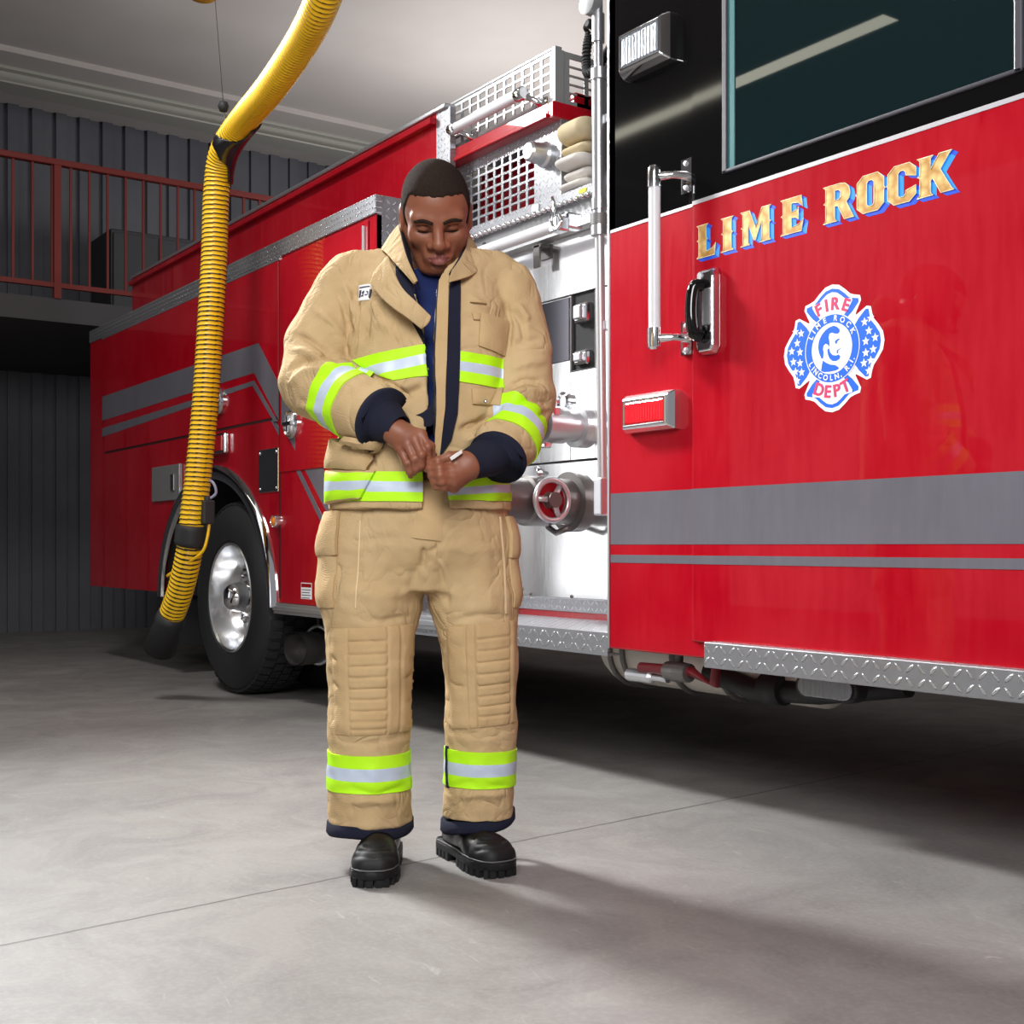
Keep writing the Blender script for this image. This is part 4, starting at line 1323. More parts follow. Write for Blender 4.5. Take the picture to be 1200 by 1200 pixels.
# white under-cab lamp on the step bracket
x, y_, z = SD(967, 806, 3.5)
b = B()
def rr_(w_, h_, r_, n__=6):
    out = []
    for (sx, sz, a0) in ((1, 1, 0), (-1, 1, PI / 2), (-1, -1, PI), (1, -1, 3 * PI / 2)):
        for k in range(n__ + 1):
            a = a0 + PI / 2 * k / n__
            out.append((x + sx * (w_ - r_) + r_ * math.cos(a), z + sz * (h_ - r_) + r_ * math.sin(a)))
    return out
prism(b, rr_(0.112, 0.038, 0.037), y_, y_ + 0.05); ul = pt('ground_light', b, M['rubber'], bevel=0.006)
b = B(); prism(b, rr_(0.098, 0.030, 0.029), y_ - 0.006, y_); pt('lens', b, n.m, ul, bevel=0.004)
b = B(); box(b, x - 0.02, x + 0.02, y_ + 0.02, y_ + 0.05, z + 0.03, 0.5); pt('bracket', b, M['dark'], ul)

# ---- folded hoses in the bed: each end fold is a hose of its own
tan_h = fabric('tan_hose_jacket', srgb(196, 180, 146), srgb(212, 196, 164), 1400, 0.5)
white_h = fabric('white_hose_jacket', srgb(216, 211, 206), srgb(230, 226, 220), 1400, 0.5)


hz_top = za


def fold(h, mat, label, dx=0.0, dy=0.0, w=0.165):
    global hz_top
    x, y, z = -3.83 + dx, YC + 0.015 + dy, hz_top + h / 2 + 0.001
    hz_top += h + 0.002
    px = h * 900
    b = B()
    # a flattened hose turning back on itself, seen at its bend
    r = h / 2
    prof = []
    nn = 14
    L = 0.35
    for k in range(nn + 1):
        a = -PI / 2 + PI * k / nn
        prof.append((0.06 * math.cos(a), r * math.sin(a)))
    ux, uy = 0.0, -1.0      # the fold points out of the bed
    sx, sy = 1.0, 0.0
    ns = 10
    rows = []
    for i in range(ns + 1):
        s = -1 + 2 * i / ns
        e = (1 - abs(s) ** 6) ** 0.5 if abs(s) < 1 else 0.0
        e = 0.35 + 0.65 * e
        row = []
        full = [(-L, -r)] + prof + [(-L, r)]
        for (d, hh) in full:
            dd = d if d == -L else d * e
            row.append(b.verts.new((x + ux * dd + sx * s * w / 2, y + uy * dd + sy * s * w / 2, z + hh * e)))
        rows.append(row)
    for i in range(ns):
        for k in range(len(rows[0]) - 1):
            b.faces.new((rows[i][k], rows[i][k + 1], rows[i + 1][k + 1], rows[i + 1][k]))
        b.faces.new((rows[i][-1], rows[i][0], rows[i + 1][0], rows[i + 1][-1]))
    b.faces.new(rows[0]); b.faces.new(rows[-1][::-1])
    o = fin('folded_hose', b, None, mat, smooth=True)
    tag(o, label, 'hose', 'hoses folded in the bed behind the cab')
    return o


fold(0.040, white_h, 'whitish hose fold lowest in the stack, lying on the ledge')
fold(0.044, white_h, 'whitish hose fold second from the bottom beside the tread plate', 0.004, 0.02)
fold(0.050, white_h, 'plump whitish hose fold in the middle of the stack', -0.003, -0.02)
fold(0.044, tan_h, 'tan hose fold squeezed just under the thick topmost one', 0.0, 0.01)
fold(0.092, tan_h, 'thick tan hose fold at the top of the stack behind the cab', 0.003, -0.015)
# ================================================================== yellow exhaust hose
HR = 0.066
ctrl = [SD(392, -40, 4.5), SD(374, 10, 4.7), SD(352, 52, 5.0), SD(318, 102, 5.4), SD(286, 140, 5.9), SD(266, 168, 6.1), SD(257, 195, 6.2), SD(253, 235, 6.22), SD(251, 300, 6.22), SD(246, 390, 6.2), SD(240, 480, 6.2), SD(232, 560, 6.2), SD(227, 600, 6.2), SD(222, 645, 6.22), SD(212, 690, 6.3), SD(200, 724, 6.4)]
path = bez(ctrl, 60)
# resample evenly
acc = [0.0]
for a_, b_ in zip(path, path[1:]): acc.append(acc[-1] + (b_ - a_).length)
tot = acc[-1]


def along(s):
    s = min(max(s, 0.0), tot)
    import bisect
    i = min(max(bisect.bisect_right(acc, s) - 1, 0), len(path) - 2)
    d = acc[i + 1] - acc[i]
    return path[i].lerp(path[i + 1], (s - acc[i]) / d if d > 1e-9 else 0)


pitch = 0.0235
nseg = int(tot / pitch * 8)
cen = [along(tot * i / nseg) for i in range(nseg + 1)]
b = B()
rings = []
nn = 32
prev = None
for i, p in enumerate(cen):
    t = (cen[min(i + 1, nseg)] - cen[max(i - 1, 0)]).normalized()
    u = t.cross(Vector((0, 1, 0))).normalized() if prev is None else (prev - t * prev.dot(t)).normalized()
    prev = u
    v = t.cross(u)
    s = tot * i / nseg
    ring = []
    for k in range(nn):
        a = 2 * PI * k / nn
        ph = s / pitch - k / nn
        r = HR + 0.0042 * (0.5 + 0.5 * math.cos(2 * PI * ph)) - 0.003
        ring.append(b.verts.new(p + (u * math.cos(a) + v * math.sin(a)) * r))
    rings.append(ring)
for i in range(nseg):
    s = tot * i / nseg
    for k in range(nn):
        f = b.faces.new((rings[i][k], rings[i][(k + 1) % nn], rings[i + 1][(k + 1) % nn], rings[i + 1][k]))
        ph = ((s + tot / nseg / 2) / pitch - (k + 0.5) / nn) % 1.0
        low_end = s > tot * 0.875
        f.material_index = 1 if (ph < (0.42 if low_end else 0.27)) else 0
        f.smooth = True
ey = empty('exhaust_hose', (SD(250, 300, 6.22)[0], SD(250, 300, 6.22)[1], 0.0), 0, 'yellow corrugated exhaust hose with black spiral hanging beside the truck', 'hose')
hose_y = simple('yellow_hose', srgb(240, 190, 22), 0.38, spec=0.4)
hose_k = simple('black_wear_strip', (0.02, 0.02, 0.02, 1), 0.5)
fin('hose_wall', b, ey, [hose_y, hose_k], smooth=True)


def sring(s0, s1, r, name, mat, n=24, prof=None):
    b = B()
    m = 8
    pts = [along(s0 + (s1 - s0) * k / m) for k in range(m + 1)]
    rs = [r * (0.93 if k in (0, m) else 1.0) for k in range(m + 1)]
    tube(b, pts, rs, n)
    return fin(name, b, ey, mat, smooth=True)


def s_at(px, py, Z):
    q = Vector(SD(px, py, Z))
    return min(range(len(path)), key=lambda i: (path[i] - q).length)


# black saddle at the bend: collar plus spine on the inner side of the bend
sS = acc[s_at(266, 170, 6.1)]
b = B()
m = 30
for i in range(m):
    pass
pts = []
rows = []
for i in range(13):
    s = sS - 0.30 + 0.52 * i / 12
    p = along(s)
    t = (along(s + 0.01) - along(s - 0.01)).normalized()
    inner = Vector((RV[0], RV[1], 0)) * 0.75 + Vector((0, 0, -0.66))
    inner = (inner - t * inner.dot(t)).normalized()
    v = t.cross(inner)
    half = 0.42 + 2.0 * math.exp(-((s - sS + 0.03) / 0.075) ** 2)
    row = []
    for k in range(15):
        a = -half + 2 * half * k / 14
        row.append((p + (inner * math.cos(a) + v * math.sin(a)) * (HR + 0.012), p + (inner * math.cos(a) + v * math.sin(a)) * (HR + 0.001)))
    rows.append(row)
vo = [[b.verts.new(q[0]) for q in r] for r in rows]; vi = [[b.verts.new(q[1]) for q in r] for r in rows]
for i in range(12):
    for k in range(14):
        b.faces.new((vo[i][k], vo[i][k + 1], vo[i + 1][k + 1], vo[i + 1][k])); b.faces.new((vi[i][k], vi[i + 1][k], vi[i + 1][k + 1], vi[i][k + 1]))
    for k in (0, 14): b.faces.new((vo[i][k], vi[i][k], vi[i + 1][k], vo[i + 1][k]))
for i in (0, 12):
    for k in range(14): b.faces.new((vo[i][k], vi[i][k], vi[i][k + 1], vo[i][k + 1]))
fin('saddle', b, ey, simple('black_saddle', (0.012, 0.012, 0.016, 1), 0.25, coat=0.5), smooth=True)
sC = acc[s_at(225, 628, 6.2)]
sring(sC - 0.05, sC + 0.05, HR + 0.016, 'rubber_cuff', M['rubber'], 28)
# release valve beside the cuff
q = Vector(SD(243, 598, 6.17))
b = B(); box(b, q.x - 0.035, q.x + 0.03, q.y - 0.03, q.y + 0.03, q.z - 0.07, q.z + 0.05); tube(b, [q + Vector((0, 0, -0.09)), q + Vector((0, 0, 0.07))], 0.017, 12)
vb = fin('release_valve', b, ey, M['rubber'], bevel=0.008)
b = B(); tube(b, bez([q + Vector((0, 0, 0.05)), Vector(SD(253, 578, 6.17)), Vector(SD(250, 566, 6.17)), Vector(SD(243, 562, 6.2))], 8), 0.007, 8); fin('grey_air_line', b, ey, simple('grey_line', srgb(150, 150, 175), 0.4), smooth=True)
b = B(); tube(b, bez([Vector(SD(246, 606, 6.17)), Vector(SD(243, 630, 6.15)), Vector(SD(236, 648, 6.15)), Vector(SD(215, 662, 6.2)), Vector(SD(196, 675, 6.3))], 8), 0.008, 8); fin('yellow_air_line', b, ey, hose_y, smooth=True)
# nozzle at the lower end
e0, e1 = along(tot - 0.02), along(tot)
t = (e1 - e0).normalized()
b = B(); tube(b, [e1 - t * 0.03, e1 + t * 0.02, e1 + t * 0.05, e1 + t * 0.22], [HR + 0.006, HR + 0.012, HR + 0.006, HR + 0.02], 28); fin('nozzle', b, ey, M['rubber'], smooth=True)
# suspension wire and ball stop
pw = Vector(SD(262, 125, 6.1)); pt_ = Vector(SD(250.5, -20, 6.1)); tp = pw + (pt_ - pw) * ((5.0 - pw.z) / (pt_.z - pw.z))
b = B(); tube(b, [pw, tp], 0.0022, 6); fin('suspension_wire', b, ey, simple('wire_grey', srgb(92, 90, 92), 0.5), smooth=True)
b = B(); lathe(b, [(0.0, 0.03), (0.02, 0.022), (0.028, 0.0), (0.02, -0.022), (0.0, -0.03)], pw, 'z', 20); fin('ball_stop', b, ey, M['rubber'], smooth=True)
b = B(); tube(b, [pw, Vector(SD(264, 145, 6.08)), along(sS - 0.06)], 0.004, 6); fin('wire_eye', b, ey, M['darkmetal'], smooth=True)
# second hose loop above, only its lowest bend hangs into view
c2 = [SD(222, -14, 6.8), SD(231, -4, 6.8), SD(239, -2, 6.8), SD(246, -6, 6.8), SD(252, -18, 6.8)]
b = B(); tube(b, bez([SD(210, -60, 6.8), SD(222, -22, 6.8), SD(239, -11, 6.8), SD(254, -22, 6.8), SD(262, -60, 6.8)], 10), HR, 24)
o = fin('exhaust_hose', b, None, simple('ochre_hose', srgb(196, 140, 40), 0.4), smooth=True)
tag(o, 'ochre hose bend just peeking in at the top left under the ceiling', 'hose')
# ================================================================== the man
# his own frame: x to the right as seen from the front, y away from the viewer, z up, origin on the floor between the boots
D0 = 3.14
MX = (503 - 600) / F * D0
man_loc = (D0 * FV[0] + MX * RV[0], D0 * FV[1] + MX * RV[1], 0.0)
man_rot = math.atan2(RV[1], RV[0])
MF = Matrix.Translation(Vector(man_loc)) @ Matrix.Rotation(man_rot, 4, 'Z')
man = empty('person', man_loc, man_rot, 'man in tan turnout coat and trousers with lime bands, looking down while zipping up', 'person')


def P(px, py, dy=0.0):
    Z = D0 + dy
    return np.array([(px - 600) / F * Z - MX, dy, CAMH + (HZ - py) / F * Z])


def V(px, py, dy=0.0):
    return Vector([float(v) for v in P(px, py, dy)])


# ------------------------------------------------------------------ distance fields
def smin(a, b, k):
    if k <= 0: return np.minimum(a, b)
    h = np.clip(0.5 + 0.5 * (b - a) / k, 0, 1)
    return b + (a - b) * h - k * h * (1 - h)


def smax(a, b, k): return -smin(-a, -b, k)


class G:
    def __init__(s, lo, hi, h):
        s.lo = np.array(lo, float); s.h = h
        n = np.ceil((np.array(hi) - s.lo) / h).astype(int) + 1
        s.n = n
        s.X = (s.lo[0] + h * np.arange(n[0]))[:, None, None].astype(np.float32)
        s.Y = (s.lo[1] + h * np.arange(n[1]))[None, :, None].astype(np.float32)
        s.Z = (s.lo[2] + h * np.arange(n[2]))[None, None, :].astype(np.float32)

    def cone(s, a, b, ra, rb):
        a = np.array(a, float); b = np.array(b, float)
        d = b - a
        L2 = float(d @ d) + 1e-12
        px, py, pz = s.X - a[0], s.Y - a[1], s.Z - a[2]
        t = np.clip((px * d[0] + py * d[1] + pz * d[2]) / L2, 0, 1)
        return np.sqrt((px - t * d[0]) ** 2 + (py - t * d[1]) ** 2 + (pz - t * d[2]) ** 2) - (ra + (rb - ra) * t)

    def ell(s, c, r, R=None):
        px, py, pz = s.X - c[0], s.Y - c[1], s.Z - c[2]
        if R is not None:
            px, py, pz = (R[0][0] * px + R[0][1] * py + R[0][2] * pz, R[1][0] * px + R[1][1] * py + R[1][2] * pz, R[2][0] * px + R[2][1] * py + R[2][2] * pz)
        k0 = np.sqrt((px / r[0]) ** 2 + (py / r[1]) ** 2 + (pz / r[2]) ** 2)
        k1 = np.sqrt((px / r[0] ** 2) ** 2 + (py / r[1] ** 2) ** 2 + (pz / r[2] ** 2) ** 2)
        return k0 * (k0 - 1) / np.maximum(k1, 1e-6)

    def loft(s, rows, ex=2.0):
        """rows of (z, cx, cy, a, b): stacked oval sections"""
        rows = sorted(rows)
        zs = np.array([r[0] for r in rows])
        z = s.Z.ravel()
        f = lambda i: np.interp(z, zs, [r[i] for r in rows]).astype(np.float32)[None, None, :]
        cx, cy, a, b = f(1), f(2), f(3), f(4)
        k = ((np.abs((s.X - cx) / a)) ** ex + (np.abs((s.Y - cy) / b)) ** ex) ** (1.0 / ex)
        d = (k - 1) * np.minimum(a, b)
        dz = np.maximum(zs[0] - s.Z, s.Z - zs[-1])
        return np.maximum(d, dz)


def nets(v, g):
    """surface nets: one vertex per crossed cell"""
    v = v.astype(np.float32)
    ins = v < 0
    nx, ny, nz = v.shape
    cnt = np.zeros((nx - 1, ny - 1, nz - 1), np.int8)
    offs = [(i, j, k) for i in (0, 1) for j in (0, 1) for k in (0, 1)]
    for i, j, k in offs: cnt += ins[i:nx - 1 + i, j:ny - 1 + j, k:nz - 1 + k]
    act = (cnt > 0) & (cnt < 8)
    idx = np.full(act.shape, -1, np.int32)
    cells = np.argwhere(act)
    idx[act] = np.arange(len(cells))
    cv = np.stack([v[cells[:, 0] + i, cells[:, 1] + j, cells[:, 2] + k] for i, j, k in offs], 1)
    acc_ = np.zeros((len(cells), 3)); c_ = np.zeros(len(cells))
    for a in range(8):
        for b_ in range(a + 1, 8):
            oa, ob = np.array(offs[a]), np.array(offs[b_])
            if np.abs(oa - ob).sum() != 1: continue
            va, vb_ = cv[:, a], cv[:, b_]
            m = (va < 0) != (vb_ < 0)
            t = np.where(m, va / np.where(m, va - vb_, 1), 0)
            acc_ += np.where(m[:, None], oa + t[:, None] * (ob - oa), 0)
            c_ += m
    co = (cells + acc_ / c_[:, None]) * g.h + g.lo
    quads = []
    for ax in range(3):
        sl0 = [slice(None)] * 3; sl1 = [slice(None)] * 3
        sl0[ax] = slice(0, v.shape[ax] - 1); sl1[ax] = slice(1, v.shape[ax])
        A, C = ins[tuple(sl0)], ins[tuple(sl1)]
        e = np.argwhere(A != C)
        o1, o2 = [(1, 2), (2, 0), (0, 1)][ax]
        ok = (e[:, o1] > 0) & (e[:, o2] > 0) & (e[:, o1] < v.shape[o1] - 1) & (e[:, o2] < v.shape[o2] - 1)
        e = e[ok]
        flip = ~A[e[:, 0], e[:, 1], e[:, 2]]
        q = []
        for d1, d2 in ((1, 1), (0, 1), (0, 0), (1, 0)):
            c = e.copy(); c[:, o1] -= d1; c[:, o2] -= d2
            q.append(idx[c[:, 0], c[:, 1], c[:, 2]])
        q = np.stack(q, 1)
        q[flip] = q[flip][:, ::-1]
        quads.append(q)
    return co, np.concatenate(quads)


def edges_of(q):
    e = np.concatenate([q[:, [0, 1]], q[:, [1, 2]], q[:, [2, 3]], q[:, [3, 0]]])
    e.sort(1)
    return np.unique(e, axis=0)


def relax(co, q, it=1, f=0.5):
    e = edges_of(q)
    n = len(co)
    deg = np.bincount(e.ravel(), minlength=n)[:, None]
    for _ in range(it):
        s = np.zeros_like(co)
        for c in range(3):
            s[:, c] = np.bincount(e[:, 0], co[e[:, 1], c], n) + np.bincount(e[:, 1], co[e[:, 0], c], n)
        co = co + f * (s / np.maximum(deg, 1) - co)
    return co


def normals(co, q):
    n = np.cross(co[q[:, 2]] - co[q[:, 0]], co[q[:, 3]] - co[q[:, 1]])
    out = np.zeros_like(co)
    for k in range(4):
        for c in range(3): out[:, c] += np.bincount(q[:, k], n[:, c], len(co))
    return out / np.maximum(np.linalg.norm(out, axis=1)[:, None], 1e-9)


def mesh_np(name, co, q, parent, mats, mi=None, smooth=True, label=None):
    me = bpy.data.meshes.new(name)
    me.vertices.add(len(co)); me.vertices.foreach_set('co', co.astype(np.float32).ravel())
    m = len(q); w_ = q.shape[1]
    me.loops.add(m * w_); me.loops.foreach_set('vertex_index', q.astype(np.int32).ravel())
    me.polygons.add(m)
    me.polygons.foreach_set('loop_start', np.arange(0, m * w_, w_, dtype=np.int32))
    me.polygons.foreach_set('loop_total', np.full(m, w_, dtype=np.int32))
    if mi is not None: me.polygons.foreach_set('material_index', mi.astype(np.int32))
    me.update(calc_edges=True)
    me.validate()
    return link(name, me, parent, mats, smooth, label, MF)


def bvh_of(co, q): return BVHTree.FromPolygons([Vector(c) for c in co.tolist()], q.tolist())


def mfin(name, bm, parent, mats, **kw): return fin(name, bm, parent, mats, frame=MF, **kw)


def stroke(co, nrm, pts, amp, width, front=True, dy=-0.15, taper=True):
    """a fold drawn over the cloth: raises (or sinks) the cloth along a line seen from the front"""
    pl = np.array([P(x, y, dy)[[0, 2]] for x, y in pts])
    p = co[:, [0, 2]]
    best = np.full(len(co), 9.0); tt = np.zeros(len(co))
    seg = np.linalg.norm(np.diff(pl, axis=0), axis=1); cum = np.concatenate([[0], np.cumsum(seg)]); tot_ = cum[-1]
    for i in range(len(pl) - 1):
        d = pl[i + 1] - pl[i]
        t = np.clip(((p - pl[i]) @ d) / (d @ d), 0, 1)
        dist = np.linalg.norm(p - pl[i] - t[:, None] * d, axis=1)
        m = dist < best
        best[m] = dist[m]; tt[m] = (cum[i] + t[m] * seg[i]) / tot_
    w_ = width * 2.165e-3
    a = amp * np.exp(-(best / w_) ** 2)
    if taper: a *= np.clip(np.sin(np.pi * np.clip(tt, 0.02, 0.98)) * 1.6, 0, 1)
    if front: a *= np.clip(-nrm[:, 1] * 1.6 + 0.25, 0, 1)
    return co + nrm * a[:, None]


def vnoise(co, sc, seed=0):
    """cheap smooth wave noise"""
    r = np.random.RandomState(seed)
    out = np.zeros(len(co))
    for k in range(7):
        d = r.randn(3); d /= np.linalg.norm(d)
        f = (0.6 + 0.9 * r.rand()) / sc * 2 * np.pi
        out += np.sin(co @ d * f + r.rand() * 6.28)
    return out / 3.5


# ------------------------------------------------------------------ cloth materials
tan = fabric('tan_turnout_cloth', srgb(188, 160, 118), srgb(200, 172, 130), 1500, 0.6, 0.9, 1.6)
tan_pad = fabric('tan_pad_cloth', srgb(186, 156, 113), srgb(196, 167, 124), 1500, 0.45, 0.9, 0.5)
navy = fabric('navy_knit', srgb(24, 26, 40), srgb(30, 32, 48), 1300, 0.5, 0.9)
navy_tape = fabric('dark_hook_tape', srgb(26, 28, 44), srgb(32, 34, 52), 2400, 0.6, 0.95)
tee_m = fabric('navy_tee_cloth', srgb(26, 38, 84), srgb(32, 46, 96), 1700, 0.3, 0.9)
lime = fabric('lime_reflective_tape', srgb(178, 244, 12), srgb(192, 250, 40), 1800, 0.15, 0.55)
silver = simple('silver_reflective_tape', srgb(196, 208, 226), 0.45, 0.1)
stitch = simple('pale_stitch', srgb(222, 198, 158), 0.8)
n = N('brown_skin'); c_ = n.coord()
n.set(col=n.mix(n.noise(c_, 26.0, 4), srgb(122, 72, 52), srgb(148, 92, 68)), rough=n.math('MULTIPLY_ADD', n.noise(c_, 120.0, 2), 0.2, 0.36), spec=0.42, sss=0.08)
n.bump(n.noise(c_, 420.0, 3), 0.12, 0.002)
skin = n.m
lipm = simple('lip_skin', srgb(138, 80, 75), 0.42, sss=0.05)
nailm = simple('nail', srgb(176, 126, 108), 0.3)
n = N('cropped_black_hair'); c_ = n.coord()
n.set(col=n.mix(n.noise(c_, 300.0, 2), (0.006, 0.005, 0.005, 1), (0.05, 0.031, 0.024, 1)), rough=0.75, spec=0.3)
n.set(rough=0.95, spec=0.08)
n.bump(n.noise(c_, 520.0, 2), 0.9, 0.004)
hairm = n.m
leather = N('black_boot_leather'); c_ = leather.coord()
leather.set(col=(0.004, 0.004, 0.0045, 1), rough=leather.math('MULTIPLY_ADD', leather.noise(c_, 30.0, 3), 0.2, 0.22), spec=0.4)
leather.bump(leather.noise(c_, 240.0, 3), 0.15, 0.002)
leather = leather.m
solem = simple('black_boot_rubber', (0.007, 0.007, 0.008, 1), 0.6, spec=0.35)

# ------------------------------------------------------------------ head and body
HC = P(511, 253, -0.05)          # head centre
pitch_, roll_, yaw_ = math.radians(31), math.radians(-3), math.radians(5)
HS = 1.07
Rm = np.array((Matrix.Rotation(yaw_, 3, 'Z') @ Matrix.Rotation(roll_, 3, 'Y') @ Matrix.Rotation(pitch_, 3, 'X')))
# local head axes: x right, y back, z up; tilting forward moves the crown towards the viewer
Rm = np.array((Matrix.Rotation(yaw_, 3, 'Z') @ Matrix.Rotation(roll_, 3, 'Y') @ Matrix.Rotation(pitch_, 3, 'X')))


def hw(p): return HC + Rm @ (np.array(p, float) * HS)


class HG(G):
    """grid whose X, Y, Z are head coordinates (full arrays)"""
    def __init__(s, base):
        s.lo, s.h, s.n = base.lo, base.h, base.n
        x, y, z = base.X - HC[0], base.Y - HC[1], base.Z - HC[2]
        Ri = Rm.T / HS
        s.X = Ri[0, 0] * x + Ri[0, 1] * y + Ri[0, 2] * z
        s.Y = Ri[1, 0] * x + Ri[1, 1] * y + Ri[1, 2] * z
        s.Z = Ri[2, 0] * x + Ri[2, 1] * y + Ri[2, 2] * z


def head_field(g):
    d = g.ell((0, 0.014, 0.036), (0.0755, 0.098, 0.086))
    d = smin(d, g.ell((0, -0.030, 0.030), (0.066, 0.060, 0.058)), 0.03)
    d = smin(d, g.ell((0, -0.034, -0.036), (0.060, 0.056, 0.072)), 0.03)
    d = smin(d, g.ell((0, -0.064, -0.100), (0.030, 0.026, 0.021)), 0.03)
    for s in (-1, 1):
        d = smin(d, g.cone((s * 0.057, 0.004, -0.040), (s * 0.028, -0.058, -0.100), 0.020, 0.017), 0.022)
        d = smin(d, g.ell((s * 0.046, -0.058, -0.026), (0.020, 0.020, 0.020)), 0.022)
        d = smax(d, -(g.ell((s * 0.031, -0.095, -0.003), (0.023, 0.018, 0.015))), 0.018)
    d = smin(d, g.cone((-0.046, -0.077, 0.017), (0.046, -0.077, 0.017), 0.0115, 0.0115), 0.02)
    for s in (-1, 1):
        d = smin(d, g.cone((s * 0.014, -0.088, 0.013), (s * 0.050, -0.074, 0.019), 0.0085, 0.007), 0.012)
        # lowered lids
        d = smin(d, g.ell((s * 0.031, -0.0715, -0.004), (0.0175, 0.0155, 0.0125)), 0.004)
        d = smax(d, -(g.cone((s * 0.016, -0.0845, -0.0125), (s * 0.047, -0.079, -0.0115), 0.0022, 0.0022)), 0.003)
        d = smax(d, -(g.cone((s * 0.017, -0.086, 0.004), (s * 0.045, -0.079, 0.004), 0.0018, 0.0018)), 0.004)
    # nose
    d = smin(d, g.cone((0, -0.084, 0.010), (0, -0.107, -0.034), 0.0085, 0.0125), 0.014)
    d = smin(d, g.ell((0, -0.109, -0.039), (0.0145, 0.012, 0.0115)), 0.008)
    for s in (-1, 1):
        d = smin(d, g.ell((s * 0.0165, -0.095, -0.041), (0.0118, 0.0125, 0.0100)), 0.007)
        d = smax(d, -(g.ell((s * 0.009, -0.104, -0.0515), (0.0045, 0.006, 0.005))), 0.004)
    # mouth
    d = smin(d, g.ell((0, -0.082, -0.070), (0.033, 0.016, 0.022)), 0.016)
    d = smin(d, g.cone((-0.008, -0.0985, -0.0655), (-0.024, -0.090, -0.0705), 0.0062, 0.0035), 0.006)
    d = smin(d, g.cone((0.008, -0.0985, -0.0655), (0.024, -0.090, -0.0705), 0.0062, 0.0035), 0.006)
    d = smin(d, g.cone((-0.006, -0.0970, -0.0790), (0.006, -0.0970, -0.0790), 0.0082, 0.0082), 0.006)
    d = smin(d, g.cone((-0.006, -0.0965, -0.0785), (-0.021, -0.089, -0.0745), 0.0070, 0.003), 0.006)
    d = smin(d, g.cone((0.006, -0.0965, -0.0785), (0.021, -0.089, -0.0745), 0.0070, 0.003), 0.006)
    d = smax(d, -(g.cone((-0.024, -0.0955, -0.0722), (0.024, -0.0955, -0.0722), 0.0013, 0.0013)), 0.003)
    d = smax(d, -(g.cone((0, -0.103, -0.055), (0, -0.104, -0.060), 0.0025, 0.003)), 0.005)
    # philtrum to chin crease
    d = smax(d, -(g.cone((-0.012, -0.094, -0.0905), (0.012, -0.094, -0.0905), 0.003, 0.003)), 0.008)
    # ears
    for s in (-1, 1):
        e = g.ell((s * 0.0785, 0.014, -0.006), (0.010, 0.021, 0.034))
        e = smax(e, -(g.ell((s * 0.090, 0.010, -0.006), (0.010, 0.012, 0.022))), 0.005)
        d = smin(d, e, 0.006)
    return d


hl, hr_ = HC - np.array([0.12, 0.17, 0.19]), HC + np.array([0.12, 0.16, 0.16])
g0 = G(hl, hr_, 0.0023)
gh = HG(g0)
hd = head_field(gh) * HS
neck_t, neck_b = hw((0, 0.03, -0.05)), P(508, 340, 0.05)
neck = g0.cone(neck_t, neck_b, 0.060, 0.068)
hfull = smin(hd, neck, 0.018)
co, q = nets(hfull, g0)
co = relax(co, q, 1, 0.4)
loc = ((co - HC) @ Rm) / HS
fc = loc[q].mean(1)
ax_ = np.abs(fc[:, 0])
lip = (ax_ < 0.0235) & (fc[:, 1] < -0.088) & (fc[:, 2] < -0.0608 - 0.30 * np.abs(ax_ - 0.006)) & (fc[:, 2] > -0.0860 + 0.42 * ax_)
pieces = [(co, q, lip.astype(int))]

# hair cap
hx, hy, hz = gh.X, gh.Y, gh.Z
line = np.where(hy < -0.045, 0.070 + 0.25 * (np.abs(hx) - 0.03).clip(0, 1) - 0.0, 0.0)
front = 0.066 - 0.35 * (np.abs(hx) - 0.035).clip(0, 1)              # front hairline
side = np.interp(hy.ravel(), [-0.09, -0.052, -0.046, -0.030, -0.018, -0.012, 0.010, 0.040, 0.055, 0.11], [0.066, 0.064, 0.040, 0.018, 0.000, -0.022, 0.026, 0.022, -0.03, -0.055]).reshape(hy.shape)
lim = np.where(np.abs(hx) < 0.045, np.maximum(side, np.where(hy < 0, front, -9)), side)
lim = (lim + 0.0007 * np.sin(hx * 310 + 0.8) + 0.0004 * np.sin(hx * 710 + 1.3) + 0.001 * np.sin(hy * 600)).astype(np.float32)
hairf = smax(hd - 0.0034, (lim - hz) * 0.5, 0.006)
hairf = np.maximum(hairf, -(hd + 0.004))
ear_gap = np.minimum(gh.ell((0.082, 0.014, -0.006), (0.02, 0.024, 0.037)), gh.ell((-0.082, 0.014, -0.006), (0.02, 0.024, 0.037)))
hairf = smax(hairf, -ear_gap * HS, 0.004)
hco, hq = nets(hairf, g0)
hco = relax(hco, hq, 1, 0.4)
# neckline stop of the loop: hidden lower body, coarse
ARM_L = [P(407, 335, 0.04), P(366, 452, 0.0), P(440, 488, -0.155)]
ARM_R = [P(598, 345, 0.04), P(613, 468, 0.01), P(582, 536, -0.150)]
gb_ = G((-0.42, -0.28, 0.02), (0.42, 0.22, 1.52), 0.010)
bd = gb_.loft([(0.86, -0.0, 0.02, 0.16, 0.10), (1.0, -0.0, 0.02, 0.165, 0.105), (1.15, 0.0, 0.02, 0.165, 0.11), (1.32, 0.0, 0.03, 0.175, 0.105), (1.44, 0.0, 0.05, 0.12, 0.07), (1.50, 0.0, 0.05, 0.06, 0.06)])
for A in (ARM_L, ARM_R):
    bd = smin(bd, gb_.cone(A[0], A[1], 0.055, 0.045), 0.04)
    bd = smin(bd, gb_.cone(A[1], A[2], 0.045, 0.026), 0.01)
LEG_L = [P(440, 640, 0.01), P(434, 800, -0.02), P(434, 968, 0.0)]
LEG_R = [P(556, 640, 0.02), P(563, 800, 0.0), P(560, 962, 0.05)]
